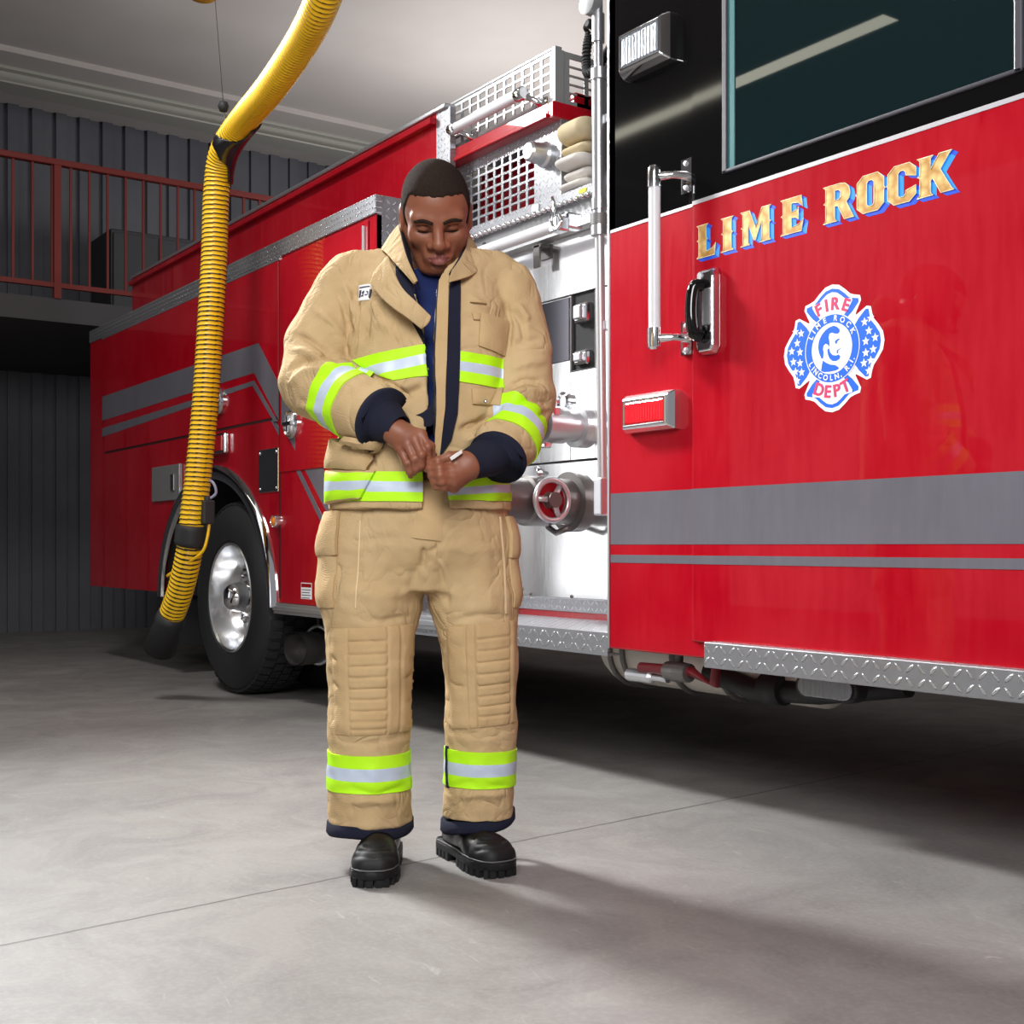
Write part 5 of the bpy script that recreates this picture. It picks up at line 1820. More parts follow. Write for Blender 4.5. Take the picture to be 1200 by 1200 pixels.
for A in (LEG_L, LEG_R):
    bd = smin(bd, gb_.cone(A[0], A[1], 0.088, 0.058), 0.03)
    bd = smin(bd, gb_.cone(A[1], A[2] + np.array([0, 0, 0.06]), 0.056, 0.036), 0.02)
bco, bq = nets(bd, gb_)
pieces.append((bco, bq, np.zeros(len(bq), int)))

# ------------------------------------------------------------------ hands
def hand(chains, palm, wrist, box_lo, box_hi, extra=None, k=0.006):
    g = G(box_lo, box_hi, 0.0017)
    d = None
    for (a, b_, ra, rb) in palm:
        c = g.cone(a, b_, ra, rb)
        d = c if d is None else smin(d, c, 0.014)
    d = smin(d, g.cone(wrist[0], wrist[1], 0.026, 0.025), 0.02)
    for ch in chains:
        f = None
        for (a, b_) in zip(ch, ch[1:]):
            c = g.cone(a[0], b_[0], a[1], b_[1])
            f = c if f is None else smin(f, c, 0.004)
        # knuckle swell
        for p_ in ch[1:-1]:
            f = smin(f, g.ell(p_[0], (p_[1] * 1.06,) * 3), 0.003)
        d = smin(d, f, k)
    co_h, q_h = nets(d, g)
    return relax(co_h, q_h, 1, 0.4), q_h


mm = 0.001
HY = -0.215
# wearer's right hand (left in the picture): back of the hand to the viewer, fingers bent down round the zip tape
r = 0.0088
iM, mM, rM, pM = P(494, 509, -0.237), P(486, 515, -0.243), P(477, 521, -0.240), P(469, 526, -0.230)
handL = [
    [(iM, .0112), (P(501.5, 524, -0.250), .0100), (P(502, 537, -0.238), .0090), (P(500, 545, -0.226), .0078)],
    [(mM, .0112), (P(494, 533, -0.257), .0100), (P(494, 545, -0.244), .0090), (P(491, 550, -0.230), .0076)],
    [(rM, .0108), (P(485.5, 538, -0.252), .0095), (P(487, 549, -0.241), .0086), (P(485, 554, -0.228), .0074)],
    [(pM, .0100), (P(477, 543, -0.240), .0085), (P(480, 553, -0.232), .0077), (P(481, 558, -0.222), .0066)],
    [(P(478, 503, -0.210), .0135), (P(494, 514, -0.212), .0120), (P(505, 523, -0.222), .0098), (P(507, 535, -0.228), .0080)],
]
palmL = [(P(463, 503, -0.212), iM, .0195, .0125), (P(463, 504, -0.215), mM, .020, .0125), (P(462, 507, -0.213), rM, .0195, .012), (P(461, 510, -0.208), pM, .0185, .0115), (P(470, 503, -0.205), P(486, 514, -0.212), .018, .014)]
lo = P(430, 580, -0.30); hi_ = P(525, 470, -0.13)
hL, qL = hand(handL, palmL, (P(462, 505, -0.208), P(440, 490, -0.185)), (lo[0], -0.30, lo[2]), (hi_[0], -0.13, hi_[2]))
pieces.append((hL, qL, np.zeros(len(qL), int)))
# wearer's left hand (right in the picture): seen from the thumb side, fingers curled leftwards
iM2, mM2, rM2, pM2 = P(529, 549, -0.245), P(531, 558, -0.250), P(532, 566, -0.245), P(532, 572, -0.232)
handR = [
    [(iM2, .0115), (P(515, 549, -0.262), .0105), (P(504, 549, -0.250), .0095), (P(500, 550, -0.236), .0080)],
    [(mM2, .0112), (P(516, 557, -0.266), .0102), (P(506, 557, -0.252), .0092), (P(505, 557, -0.234), .0078)],
    [(rM2, .0108), (P(518, 564.5, -0.262), .0097), (P(508.5, 564, -0.249), .0088), (P(510, 564, -0.232), .0075)],
    [(pM2, .0100), (P(520, 571, -0.252), .0086), (P(511, 570.5, -0.243), .0078), (P(514, 572, -0.230), .0068)],
    [(P(541, 535, -0.230), .0138), (P(527, 535, -0.243), .0118), (P(513, 540, -0.252), .0098), (P(503, 542, -0.244), .0082)],
]
palmR = [(P(551, 541, -0.218), iM2, .0195, .0128), (P(551, 545, -0.222), mM2, .020, .0128), (P(551, 549, -0.222), rM2, .020, .0122), (P(550, 553, -0.215), pM2, .0185, .0115), (P(549, 539, -0.218), P(534, 537, -0.236), .018, .0145)]
lo = P(490, 600, -0.30); hi_ = P(595, 505, -0.13)
hR, qR = hand(handR, palmR, (P(552, 544, -0.215), P(572, 541, -0.185)), (lo[0], -0.30, lo[2]), (hi_[0], -0.13, hi_[2]))
pieces.append((hR, qR, np.zeros(len(qR), int)))

off = 0
CO, Q, MI = [], [], []
for c_, q_, m_ in pieces:
    CO.append(c_); Q.append(q_ + off); MI.append(m_); off += len(c_)
body = mesh_np('body', np.concatenate(CO), np.concatenate(Q), man, [skin, lipm], np.concatenate(MI))
hair = mesh_np('hair', hco, hq, man, hairm)
head_bvh = bvh_of(co, q)


def drape(name, rays, bvh, off, mat, parent, thick=0.004, mi=None, smooth=True, lift=None, label=None, rmin=None, R=None, rmax=9.0):
    """rays[i][j] = (origin, direction): a patch of cloth laid on what the rays meet"""
    ni, nj = len(rays), len(rays[0])
    top = [[None] * nj for _ in range(ni)]
    for i in range(ni):
        for j in range(nj):
            o_, d_ = rays[i][j]
            h_ = bvh.ray_cast(o_, d_)
            if h_[0] is not None and not (d_.y > 0.99 and h_[0].y > 0.02) and (R is None or rmin < R - h_[3] < rmax):
                top[i][j] = (h_[0], h_[1] if h_[1].dot(d_) < 0 else -h_[1], d_)
    b = B()
    vt = [[None] * nj for _ in range(ni)]; vb2 = [[None] * nj for _ in range(ni)]
    for i in range(ni):
        for j in range(nj):
            t = top[i][j]
            if t is None: continue
            # average the normals of the neighbours for a calm surface
            nn_ = Vector((0, 0, 0)); pp = Vector((0, 0, 0)); c = 0
            for di in (-1, 0, 1):
                for dj in (-1, 0, 1):
                    a, e = i + di, j + dj
                    if 0 <= a < ni and 0 <= e < nj and top[a][e] is not None: nn_ += top[a][e][1]
            nn_.normalize()
            l = lift(i / (ni - 1), j / (nj - 1)) if lift else 0.0
            vt[i][j] = b.verts.new(t[0] + nn_ * (off + l))
            vb2[i][j] = b.verts.new(t[0] + nn_ * (off - thick))
    def cell(i, j):
        if not (0 <= i < ni - 1 and 0 <= j < nj - 1): return False
        c4 = [vt[a][e] for a, e in ((i, j), (i + 1, j), (i + 1, j + 1), (i, j + 1))]
        if any(v is None for v in c4): return False
        return max((c4[k].co - c4[(k + 1) % 4].co).length for k in range(4)) < 0.028
    for i in range(ni - 1):
        for j in range(nj - 1):
            if not cell(i, j): continue
            m_ = mi(i, j, ni, nj) if mi else 0
            b.faces.new((vt[i][j], vt[i + 1][j], vt[i + 1][j + 1], vt[i][j + 1])).material_index = m_
            b.faces.new((vb2[i][j], vb2[i][j + 1], vb2[i + 1][j + 1], vb2[i + 1][j])).material_index = m_
            for (di, dj, e0, e1) in ((-1, 0, (i, j), (i, j + 1)), (1, 0, (i + 1, j), (i + 1, j + 1)), (0, -1, (i, j), (i + 1, j)), (0, 1, (i, j + 1), (i + 1, j + 1))):
                if not cell(i + di, j + dj):
                    b.faces.new((vt[e0[0]][e0[1]], vt[e1[0]][e1[1]], vb2[e1[0]][e1[1]], vb2[e0[0]][e0[1]])).material_index = m_
    return mfin(name, b, parent, mat, angle=50 if smooth else None, label=label)


def quad_rays(c, ni, nj, dy=-0.15, back=0.5, bend=None):
    """c: four picture corners (top-left, top-right, bottom-right, bottom-left); rays run straight back"""
    out = []
    for i in range(ni):
        v = i / (ni - 1)
        row = []
        for j in range(nj):
            u = j / (nj - 1)
            x = (c[0][0] * (1 - u) + c[1][0] * u) * (1 - v) + (c[3][0] * (1 - u) + c[2][0] * u) * v
            y = (c[0][1] * (1 - u) + c[1][1] * u) * (1 - v) + (c[3][1] * (1 - u) + c[2][1] * u) * v
            if bend: x, y = bend(x, y, u, v)
            p_ = V(x, y, dy)
            row.append((p_ - Vector((0, back, 0)), Vector((0, 1, 0))))
        out.append(row)
    return out


def strip_rays(left, right, ni, nj, dy=-0.15):
    """between two picture polylines"""
    def at(pl, t):
        s = t * (len(pl) - 1); i = min(int(s), len(pl) - 2); f = s - i
        return pl[i][0] * (1 - f) + pl[i + 1][0] * f, pl[i][1] * (1 - f) + pl[i + 1][1] * f
    out = []
    for i in range(ni):
        a, b_ = at(left, i / (ni - 1)), at(right, i / (ni - 1))
        out.append([(V(a[0] * (1 - u) + b_[0] * u, a[1] * (1 - u) + b_[1] * u, dy) - Vector((0, 0.5, 0)), Vector((0, 1, 0))) for u in [j / (nj - 1) for j in range(nj)]])
    return out


def ring_rays(a, b_, ang0, ang1, t0, t1, ni, nj, R=0.4, tilt=0.0):
    """round a limb from point a to b_: angle 0 faces the viewer, +90 the right of the picture"""
    a, b_ = Vector([float(x) for x in a]), Vector([float(x) for x in b_])
    ax = (b_ - a).normalized()
    f = Vector((0, -1, 0)); f = (f - ax * f.dot(ax)).normalized()
    s = f.cross(ax)
    if s.x < 0: s = -s
    out = []
    for i in range(ni):
        t = t0 + (t1 - t0) * i / (ni - 1)
        row = []
        for j in range(nj):
            th = math.radians(ang0 + (ang1 - ang0) * j / (nj - 1))
            d = f * math.cos(th) + s * math.sin(th)
            c = a.lerp(b_, t + tilt * math.sin(th))
            row.append((c + d * R, -d))
        out.append(row)
    return out


def tape_mi(i, j, ni, nj):
    u = (i + 0.5) / (ni - 1)
    return 1 if 0.33 < u < 0.66 else 0


# ------------------------------------------------------------------ T-shirt
gt = G((-0.21, -0.17, 0.98), (0.20, 0.19, 1.52), 0.006)
td = gt.loft([(1.0, -0.01, 0.015, 0.17, 0.125), (1.15, -0.01, 0.01, 0.17, 0.125), (1.30, -0.005, 0.02, 0.175, 0.12), (1.40, 0.0, 0.035, 0.15, 0.105), (1.455, 0.005, 0.045, 0.095, 0.082), (1.495, 0.008, 0.03, 0.078, 0.076), (1.51, 0.008, 0.03, 0.076, 0.074)])
tco, tq = nets(td, gt); tco = relax(tco, tq, 2)
tn = normals(tco, tq)
tco = tco + tn * (0.003 * vnoise(tco * np.array([1, 1, 0.5]), 0.07, 5))[:, None]
tee = mesh_np('t_shirt', tco, tq, man, tee_m)

# ------------------------------------------------------------------ jacket
HEM = float(P(500, 596, -0.16)[2])
gj = G((-0.47, -0.32, HEM - 0.03), (0.40, 0.26, 1.56), 0.0045)


def jacket_field(g):
    cx = lambda px, py: float(P(px, py, 0)[0])
    z_ = lambda py: float(P(500, py, 0)[2])
    rows = [(z_(640), cx(492, 600), 0.01, 0.232, 0.165), (z_(596), cx(492, 596), 0.01, 0.232, 0.168), (z_(560), cx(492, 560), 0.01, 0.228, 0.172), (z_(500), cx(496, 500), 0.005, 0.212, 0.175), (z_(440), cx(500, 440), 0.01, 0.205, 0.168), (z_(400), cx(502, 400), 0.015, 0.208, 0.160), (z_(360), cx(503, 360), 0.02, 0.208, 0.148), (z_(330), cx(504, 330), 0.03, 0.188, 0.130), (z_(305), cx(506, 305), 0.042, 0.142, 0.108), (z_(285), cx(508, 285), 0.052, 0.10, 0.092), (z_(272), cx(508, 272), 0.055, 0.09, 0.088)]
    d = g.loft(rows, 2.25)
    d = smin(d, g.cone(P(470, 303, 0.05), P(412, 328, 0.045), 0.060, 0.072), 0.045)
    d = smin(d, g.cone(P(545, 305, 0.05), P(596, 335, 0.05), 0.058, 0.068), 0.045)
    # sleeves
    aL = [P(409, 338, 0.035), P(376, 405, 0.02), P(372, 449, -0.03), P(420, 476, -0.135), P(449, 492, -0.185)]
    rL = [0.082, 0.090, 0.092, 0.081, 0.072]
    aR = [P(596, 347, 0.035), P(607, 410, 0.02), P(610, 466, 0.0), P(598, 512, -0.10), P(583, 537, -0.160)]
    rR = [0.076, 0.084, 0.086, 0.074, 0.066]
    for A, R in ((aL, rL), (aR, rR)):
        s = None
        for i in range(len(A) - 1):
            c = g.cone(A[i], A[i + 1], R[i], R[i + 1])
            s = c if s is None else smin(s, c, 0.012)
        # cut flat at the cuff
        n_ = A[-1] - A[-2]; n_ = n_ / np.linalg.norm(n_)
        pl = (g.X - A[-1][0]) * n_[0] + (g.Y - A[-1][1]) * n_[1] + (g.Z - A[-1][2]) * n_[2]
        s = smax(s, pl, 0.004)
        d = smin(d, s, 0.007)
    return d, aL, aR


jd, AL, AR = jacket_field(gj)


def poly_mask(g, poly, dy):
    """signed distance (negative inside) of a picture polygon seen from the front, at depth dy"""
    pl = np.array([P(x, y, dy)[[0, 2]] for x, y in poly])
    X, Z = np.meshgrid(g.X.ravel(), g.Z.ravel(), indexing='ij')
    inside = np.zeros(X.shape, bool); dist = np.full(X.shape, 9.0)
    n_ = len(pl)
    for i in range(n_):
        a, b_ = pl[i], pl[(i + 1) % n_]
        d = b_ - a
        t = np.clip(((X - a[0]) * d[0] + (Z - a[1]) * d[1]) / (d @ d), 0, 1)
        dist = np.minimum(dist, np.hypot(X - a[0] - t * d[0], Z - a[1] - t * d[1]))
        c = ((a[1] > Z) != (b_[1] > Z))
        with np.errstate(divide='ignore', invalid='ignore'):
            xi_ = a[0] + (Z - a[1]) * d[0] / (d[1] if abs(d[1]) > 1e-12 else 1e-12)
        inside ^= c & (X < xi_)
    return np.where(inside, -dist, dist)[:, None, :].astype(np.float32)


OPEN = [(470, 250), (474, 300), (483, 330), (493, 362), (497, 400), (500, 440), (502, 470), (500, 500), (496, 540), (496, 610), (528, 610), (522, 575), (513, 548), (509.5, 520), (509, 440), (509.5, 330), (513, 317), (527, 298), (538, 250)]
cut = poly_mask(gj, OPEN, -0.15)
front_half = gj.Y - 0.0
cutd = np.maximum(cut, front_half)
shell = smax(jd, -(jd + 0.011), 0.002)
neckcut = gj.cone(P(508, 330, 0.055), P(508, 200, 0.03), 0.070, 0.085)
shell = smax(shell, -neckcut, 0.004)
shell = smax(shell, -cutd, 0.004)
shell = smax(shell, (HEM - gj.Z), 0.003)
# sleeve mouths stay open
for A in (AL, AR):
    shell = smax(shell, -gj.cone(A[-1] + (A[-1] - A[-2]) * 0.4, A[-2], 0.055, 0.055), 0.003)
jco, jq = nets(np.broadcast_to(shell, gj.n).copy(), gj)
jco = relax(jco, jq, 2, 0.5)
jn = normals(jco, jq)
outer = np.ones(len(jco), bool)
# folds
zf = jco[:, 2]
jco = jco + jn * (0.0028 * vnoise(jco * np.array([1, 1, 0.7]), 0.13, 1) + 0.0014 * vnoise(jco, 0.055, 2))[:, None]
FOLDS = [
    ([(398, 420), (418, 428), (444, 442), (470, 458), (484, 470)], -0.014, 3.2),
    # left sleeve: elbow creases
    ([(334, 383), (356, 392), (380, 408), (404, 420)], -0.009, 4), ([(330, 402), (352, 408), (384, 424), (406, 432)], 0.008, 5),
    ([(331, 432), (352, 418), (378, 416), (408, 428)], -0.011, 4), ([(330, 450), (356, 434), (384, 432), (402, 440)], 0.007, 6),
    ([(358, 350), (384, 372), (404, 402)], 0.006, 6), ([(384, 322), (396, 350), (408, 392)], -0.006, 4), ([(394, 318), (404, 340), (412, 366)], 0.006, 4),
    ([(410, 330), (414, 370), (412, 410)], -0.012, 4), ([(424, 350), (419, 380), (414, 410)], 0.006, 4), ([(432, 355), (424, 395)], -0.005, 4),
    ([(345, 485), (366, 492), (390, 512)], -0.007, 4), ([(338, 472), (364, 476), (384, 486)], 0.005, 5),
    # right sleeve
    ([(600, 352), (612, 372), (616, 398)], -0.007, 4), ([(592, 340), (598, 372), (594, 410)], -0.010, 4), ([(606, 345), (622, 368)], 0.006, 5),
    ([(592, 452), (612, 442), (640, 440)], -0.010, 4), ([(594, 462), (618, 454), (648, 454)], 0.008, 5), ([(596, 474), (620, 466), (650, 470)], -0.008, 4),
    ([(598, 428), (620, 420), (644, 414)], 0.006, 5), ([(630, 486), (642, 480), (650, 474)], -0.006, 4), ([(600, 398), (622, 392), (640, 388)], -0.005, 5),
    # body
    ([(536, 505), (560, 495), (582, 480), (592, 470)], -0.012, 4), ([(540, 520), (565, 506), (588, 494)], 0.010, 6),
    ([(452, 470), (480, 462), (500, 452)], -0.006, 5), ([(440, 452), (470, 455), (496, 448)], 0.007, 7), ([(450, 484), (476, 478)], 0.004, 5),
    ([(420, 505), (434, 530), (440, 552)], -0.006, 4), ([(548, 340), (562, 352), (588, 356)], 0.003, 5),
    ([(430, 345), (445, 375), (462, 392)], 0.004, 6), ([(466, 395), (462, 412)], -0.003, 5), ([(600, 580), (580, 588), (560, 584)], -0.004, 4),
]
for pl_, am, wd in FOLDS:
    jco = stroke(jco, jn, pl_, am * 1.35, wd * 0.85)
jacket = mesh_np('jacket', jco, jq, man, tan)
jb = bvh_of(jco, jq)

# collar: two stand-up leaves
def leaf(name, pts, mat, parent, r=0.006):
    """pts: rows of lists of (px,py,dy) -> smooth sheet with thickness"""
    rows = [bez([V(*p_) for p_ in row], 6) for row in pts]
    cols = len(rows[0])
    fine = []
    for k in range(cols):
        fine.append(bez([row[k] for row in rows], 5) if len(rows) > 1 else [rows[0][k]])
    b = B()
    gv = [[b.verts.new(p_) for p_ in c] for c in fine]
    for i in range(len(gv) - 1):
        for j in range(len(gv[0]) - 1): b.faces.new((gv[i][j], gv[i][j + 1], gv[i + 1][j + 1], gv[i + 1][j]))
    o = mfin(name, b, parent, mat, smooth=True)
    m_ = o.modifiers.new('thick', 'SOLIDIFY'); m_.thickness = r; m_.offset = 0
    bv = o.modifiers.new('round', 'BEVEL'); bv.width = r * 0.3; bv.segments = 2; bv.limit_method = 'ANGLE'
    return o


# wearer's right leaf (left in picture), runs round the back to the other side
leaf('collar', [
    [(489, 330, -0.150), (478, 305, -0.120), (470, 275, -0.045), (470, 262, 0.02), (490, 255, 0.105), (525, 256, 0.11), (544, 264, 0.05), (547, 284, -0.02), (541, 300, -0.075), (531, 315, -0.125)],
    [(487, 331, -0.155), (474, 309, -0.126), (463, 285, -0.055), (461, 272, 0.02), (485, 268, 0.122), (530, 268, 0.125), (551, 278, 0.05), (554, 297, -0.02), (546, 311, -0.085), (528, 323, -0.14)],
    [(486, 333, -0.150), (469, 315, -0.126), (453, 297, -0.055), (449, 292, 0.02), (480, 290, 0.128), (535, 290, 0.13), (560, 296, 0.05), (562, 312, -0.02), (552, 323, -0.095), (526, 331, -0.145)],
], tan, jacket)
leaf('collar_lining', [
    [(489, 330, -0.148), (478.3, 304.6, -0.118), (470.4, 274.6, -0.044), (470.5, 261.6, 0.02), (490, 254.6, 0.103), (524.6, 255.6, 0.108), (543.5, 263.6, 0.05), (546.5, 283.6, -0.02), (540.5, 299.6, -0.073), (530.6, 315, -0.123)],
    [(492, 340, -0.130), (484, 315, -0.095), (480, 292, -0.03), (480, 280, 0.02), (494, 275, 0.085), (520, 275, 0.09), (536, 282, 0.04), (538, 298, -0.02), (532, 312, -0.058), (524, 326, -0.10)],
], navy, jacket, 0.004)

# dark inner facing on the wearer's right edge and the throat flap folded over it
jfront = lambda left, right, ni, nj, off, mat, name, th=0.005, **kw: drape(name, strip_rays(left, right, ni, nj), jb, off, mat, jacket, th, **kw)
jfront([(466, 288), (461, 302), (463, 325), (472, 345), (484, 362)], [(470, 290), (479, 315), (486, 336), (492, 352), (495, 372)], 22, 8, 0.006, navy_tape, 'facing', 0.006)
sheet = [[(455, 300, -0.115), (440, 318, -0.118), (434, 332, -0.135)],
         [(461, 316, -0.150), (452, 334, -0.158), (446, 348, -0.160)],
         [(472, 338, -0.178), (466, 350, -0.184), (462, 362, -0.182)],
         [(489, 355, -0.190), (484, 364, -0.195), (479, 374, -0.192)],
         [(505, 371, -0.184), (502, 379, -0.188), (494, 386, -0.185)]]
leaf('throat_flap', sheet, tan, jacket, 0.009)
jfront([(482, 376), (497, 404), (500, 440)], [(494, 374), (500, 404), (503, 440)], 12, 4, 0.004, navy, 'facing_edge')

# zip placket on the wearer's left edge with dark hook tape
jfront([(514, 322), (512, 360), (511, 420), (512, 480), (511, 535)], [(526, 312), (524.5, 340), (523, 420), (521, 480), (515, 538)], 40, 7, 0.010, tan_pad, 'placket', 0.012)
jfront([(512, 325), (510.5, 380), (509, 430), (508.5, 480), (507, 530)], [(514, 324), (512.5, 380), (511.5, 430), (511.5, 480), (511, 532)], 40, 4, 0.006, simple('zip_teeth', (0.03, 0.03, 0.04, 1), 0.4, 0.4), 'zipper', 0.010)
jfront([(527, 311), (525.5, 340), (524, 420), (522, 480), (517, 520), (513, 533)], [(538, 313), (538.5, 340), (538.5, 420), (536, 485), (529, 515), (517, 533)], 44, 9, 0.006, navy_tape, 'hook_tape', 0.008)
# dark lining showing at the parting by the hand
leaf('inner_lining', [[(486, 487, -0.168), (497, 482, -0.170), (506, 472, -0.166), (509, 455, -0.160)], [(492, 498, -0.166), (500, 500, -0.168), (508, 496, -0.166), (511, 470, -0.160)]], navy, jacket, 0.004)

# reflective bands: body
def band(left, right, ni, nj, name='reflective_band', **kw): return jfront(left, right, ni, nj, 0.0035, [lime, silver], name, 0.005, mi=tape_mi, **kw)


band([(409, 418), (426, 429), (443, 438), (461, 446)], [(497, 404), (500, 415), (502, 427), (503, 441)], 19, 40)
band([(538, 411), (537, 423), (536, 434), (535.5, 447)], [(590, 415), (590, 427), (590, 439), (591, 452)], 19, 30)
band([(376, 552), (376, 563), (376, 575), (375, 586)], [(495, 553), (495, 565), (495, 577), (495, 588)], 19, 50)
band([(522, 566), (522, 573), (523, 581), (524, 586)], [(606, 552), (607, 564), (607, 574), (607, 585)], 19, 40)
# sleeve bands
drape('reflective_band', ring_rays(AL[2], AL[4], -160, 160, 0.33, 0.66, 19, 60, 0.125), jb, 0.0035, [lime, silver], jacket, 0.005, mi=tape_mi, rmin=0.055, R=0.125, rmax=0.115)
drape('reflective_band', ring_rays(AR[2], AR[4], -48, 150, 0.36, 0.75, 19, 60, 0.12), jb, 0.0035, [lime, silver], jacket, 0.005, mi=tape_mi, rmin=0.05, R=0.12, rmax=0.098)

# sleeve ends: dark binding and knit wristlets
def cuff(A, rend, wr, wp):
    a, b_ = Vector(A[-2].tolist()), Vector(A[-1].tolist())
    ax = (b_ - a).normalized()
    b = B()
    tube(b, [b_ - ax * 0.016, b_ - ax * 0.008, b_ + ax * 0.004, b_ + ax * 0.008, b_ + ax * 0.002, b_ - ax * 0.03], [rend + 0.003, rend + 0.007, rend + 0.007, rend + 0.001, rend - 0.012, rend - 0.014], 48, cap=False)
    mfin('cuff_binding', b, jacket, navy_tape, smooth=True)
    b = B()
    w_ = Vector(wp.tolist())
    pts = [b_.lerp(w_, t) - ax * 0.03 * (1 - t) for t in (0, 0.15, 0.3, 0.45, 0.6, 0.75, 0.88, 1.0)]
    tube(b, pts, [rend - 0.020, rend - 0.019, rend - 0.018, rend - 0.018, rend - 0.018 - 0.25 * (rend - 0.018 - wr), rend - 0.018 - 0.6 * (rend - 0.018 - wr), wr + 0.002, wr], 40, cap=False)
    tube(b, [pts[-1], pts[-1] - (pts[-1] - pts[-2]) * 0.4], [wr, wr - 0.006], 40, cap=False)
    return mfin('knit_wristlet', b, jacket, navy, smooth=True)


cuff(AL, 0.072, 0.036, P(468, 504, -0.212))
cuff(AR, 0.066, 0.037, P(549, 545, -0.216))

# pockets
def pocket(c, ni=14, nj=14, off=0.016, name='pocket', mat=None, bulge=0.010, parent=None, bvh=None, th=0.02, **kw):
    lift = lambda u, v: bulge * (1 - (2 * u - 1) ** 4) * (1 - (2 * v - 1) ** 4)
    return drape(name, quad_rays(c, ni, nj), bvh or jb, off, mat or tan_pad, parent or jacket, th, lift=lift, **kw)


# chest pocket with flap, lamp loop and small utility pocket
pocket([(562, 362), (595, 368), (590, 411), (560, 403)], off=0.006, bulge=0.004, name='chest_pocket_flap', th=0.007)
pocket([(550, 348), (568, 349), (568, 352), (550, 351)], 5, 8, 0.006, 'loop', bulge=0.002, th=0.006)
pocket([(552, 364), (562, 364), (561, 372), (554, 372)], 5, 5, 0.006, 'strap_triangle', bulge=0.002, th=0.006)
pocket([(552, 455), (590, 452), (587, 474), (553, 473)], off=0.006, bulge=0.006, name='utility_pocket_flap', th=0.008)
b = B(); lathe(b, [(0.005, 0), (0.0045, -0.003), (0, -0.0035)], V(569, 470.5, -0.195), 'y', 14); mfin('snap', b, jacket, M['chrome'], smooth=True)
# bellows pocket at the left hem with its flap
pocket([(378, 549), (441, 552), (424, 584), (378, 589)], 26, 18, 0.014, 'cargo_pocket', [tan_pad, lime, silver], bulge=0.010, th=0.03, mi=lambda i, j, a, b_: 0 if i < 2 or i > 23 else (2 if 9 <= i <= 15 else 1))
pocket([(384, 506), (444, 519), (431, 552), (376, 546)], 16, 18, 0.018, 'cargo_pocket_flap', bulge=0.009, th=0.014)

# white garment label with dark print
lab = drape('garment_label', quad_rays([(416, 325), (431, 326), (431, 347), (417, 346)], 12, 12), jb, 0.004, M['white_print'], jacket, 0.005)
ink = simple('label_ink', srgb(28, 30, 58), 0.6)
drape('label_print', quad_rays([(417.5, 328), (430.5, 328.7), (430.5, 330), (417.5, 329.4)], 4, 10), jb, 0.0052, ink, lab, 0.003)
drape('label_print', quad_rays([(417.8, 332.5), (420, 332.5), (419.6, 342.5), (417.8, 342.5)], 8, 4), jb, 0.0052, ink, lab, 0.003)
drape('label_print', quad_rays([(430.6, 333), (433, 334), (431, 346), (429.6, 344)], 8, 4), jb, 0.0052, ink, lab, 0.003)
for q4 in ([(421, 335.5), (424, 334), (424, 336), (422, 341)], [(425.5, 334.6), (429, 336), (428.6, 341.5), (427.4, 337)], [(424.6, 339.6), (427.6, 339.6), (427.6, 341), (424.6, 341)], [(420.6, 340), (423.4, 340.6), (423, 342), (420.4, 342)]):
    drape('label_print', quad_rays(q4, 5, 5), jb, 0.0052, ink, lab, 0.003)

# ------------------------------------------------------------------ trousers
HEML, HEMR = P(434, 962, 0.0)[2], P(560, 955, 0.05)[2]
gp = G((-0.31, -0.22, 0.10), (0.26, 0.24, 0.98), 0.0045)
wz = lambda py: float(P(500, py, 0)[2])
wx = lambda px: float(P(px, 600, 0)[0])
pd = gp.loft([(wz(690), wx(493), 0.015, 0.16, 0.11), (wz(665), wx(493), 0.015, 0.20, 0.13), (wz(640), wx(492), 0.012, 0.228, 0.145), (wz(600), wx(491), 0.01, 0.222, 0.150), (wz(565), wx(492), 0.01, 0.212, 0.148)], 2.3)


def leg(A, R):
    s = None
    for i in range(len(A) - 1):
        c = gp.cone(A[i], A[i + 1], R[i], R[i + 1])
        s = c if s is None else smin(s, c, 0.02)
    return s


TL = [P(437, 645, 0.01), P(435, 700, 0.0), P(434, 775, -0.015), P(433, 850, -0.01), P(434, 1000, 0.01)]
TR = [P(552, 640, 0.02), P(556, 700, 0.015), P(564, 775, 0.01), P(563, 850, 0.02), P(560, 1000, 0.055)]
lL = smax(leg(TL, [0.124, 0.126, 0.104, 0.101, 0.106]), (HEML - gp.Z), 0.003)
lR = smax(leg(TR, [0.110, 0.112, 0.091, 0.088, 0.092]), (HEMR - gp.Z), 0.003)
pd = smin(pd, smin(lL, lR, 0.012), 0.03)
pd = np.maximum(pd, np.minimum(HEML, HEMR) - gp.Z)
psh = smax(pd, -(pd + 0.009), 0.002)
for A, hz_ in ((TL, HEML), (TR, HEMR)):
    psh = smax(psh, -gp.cone((A[-1][0], A[-1][1], hz_ - 0.05), (A[-1][0], A[-1][1], hz_ + 0.02), 0.082, 0.082), 0.003)
pco, pq = nets(np.broadcast_to(psh, gp.n).copy(), gp)
pco = relax(pco, pq, 2, 0.5)
pn = normals(pco, pq)
pco = pco + pn * (0.0032 * vnoise(pco * np.array([1, 1, 0.55]), 0.16, 11) + 0.0014 * vnoise(pco * np.array([1, 1, 1.3]), 0.06, 12))[:, None]
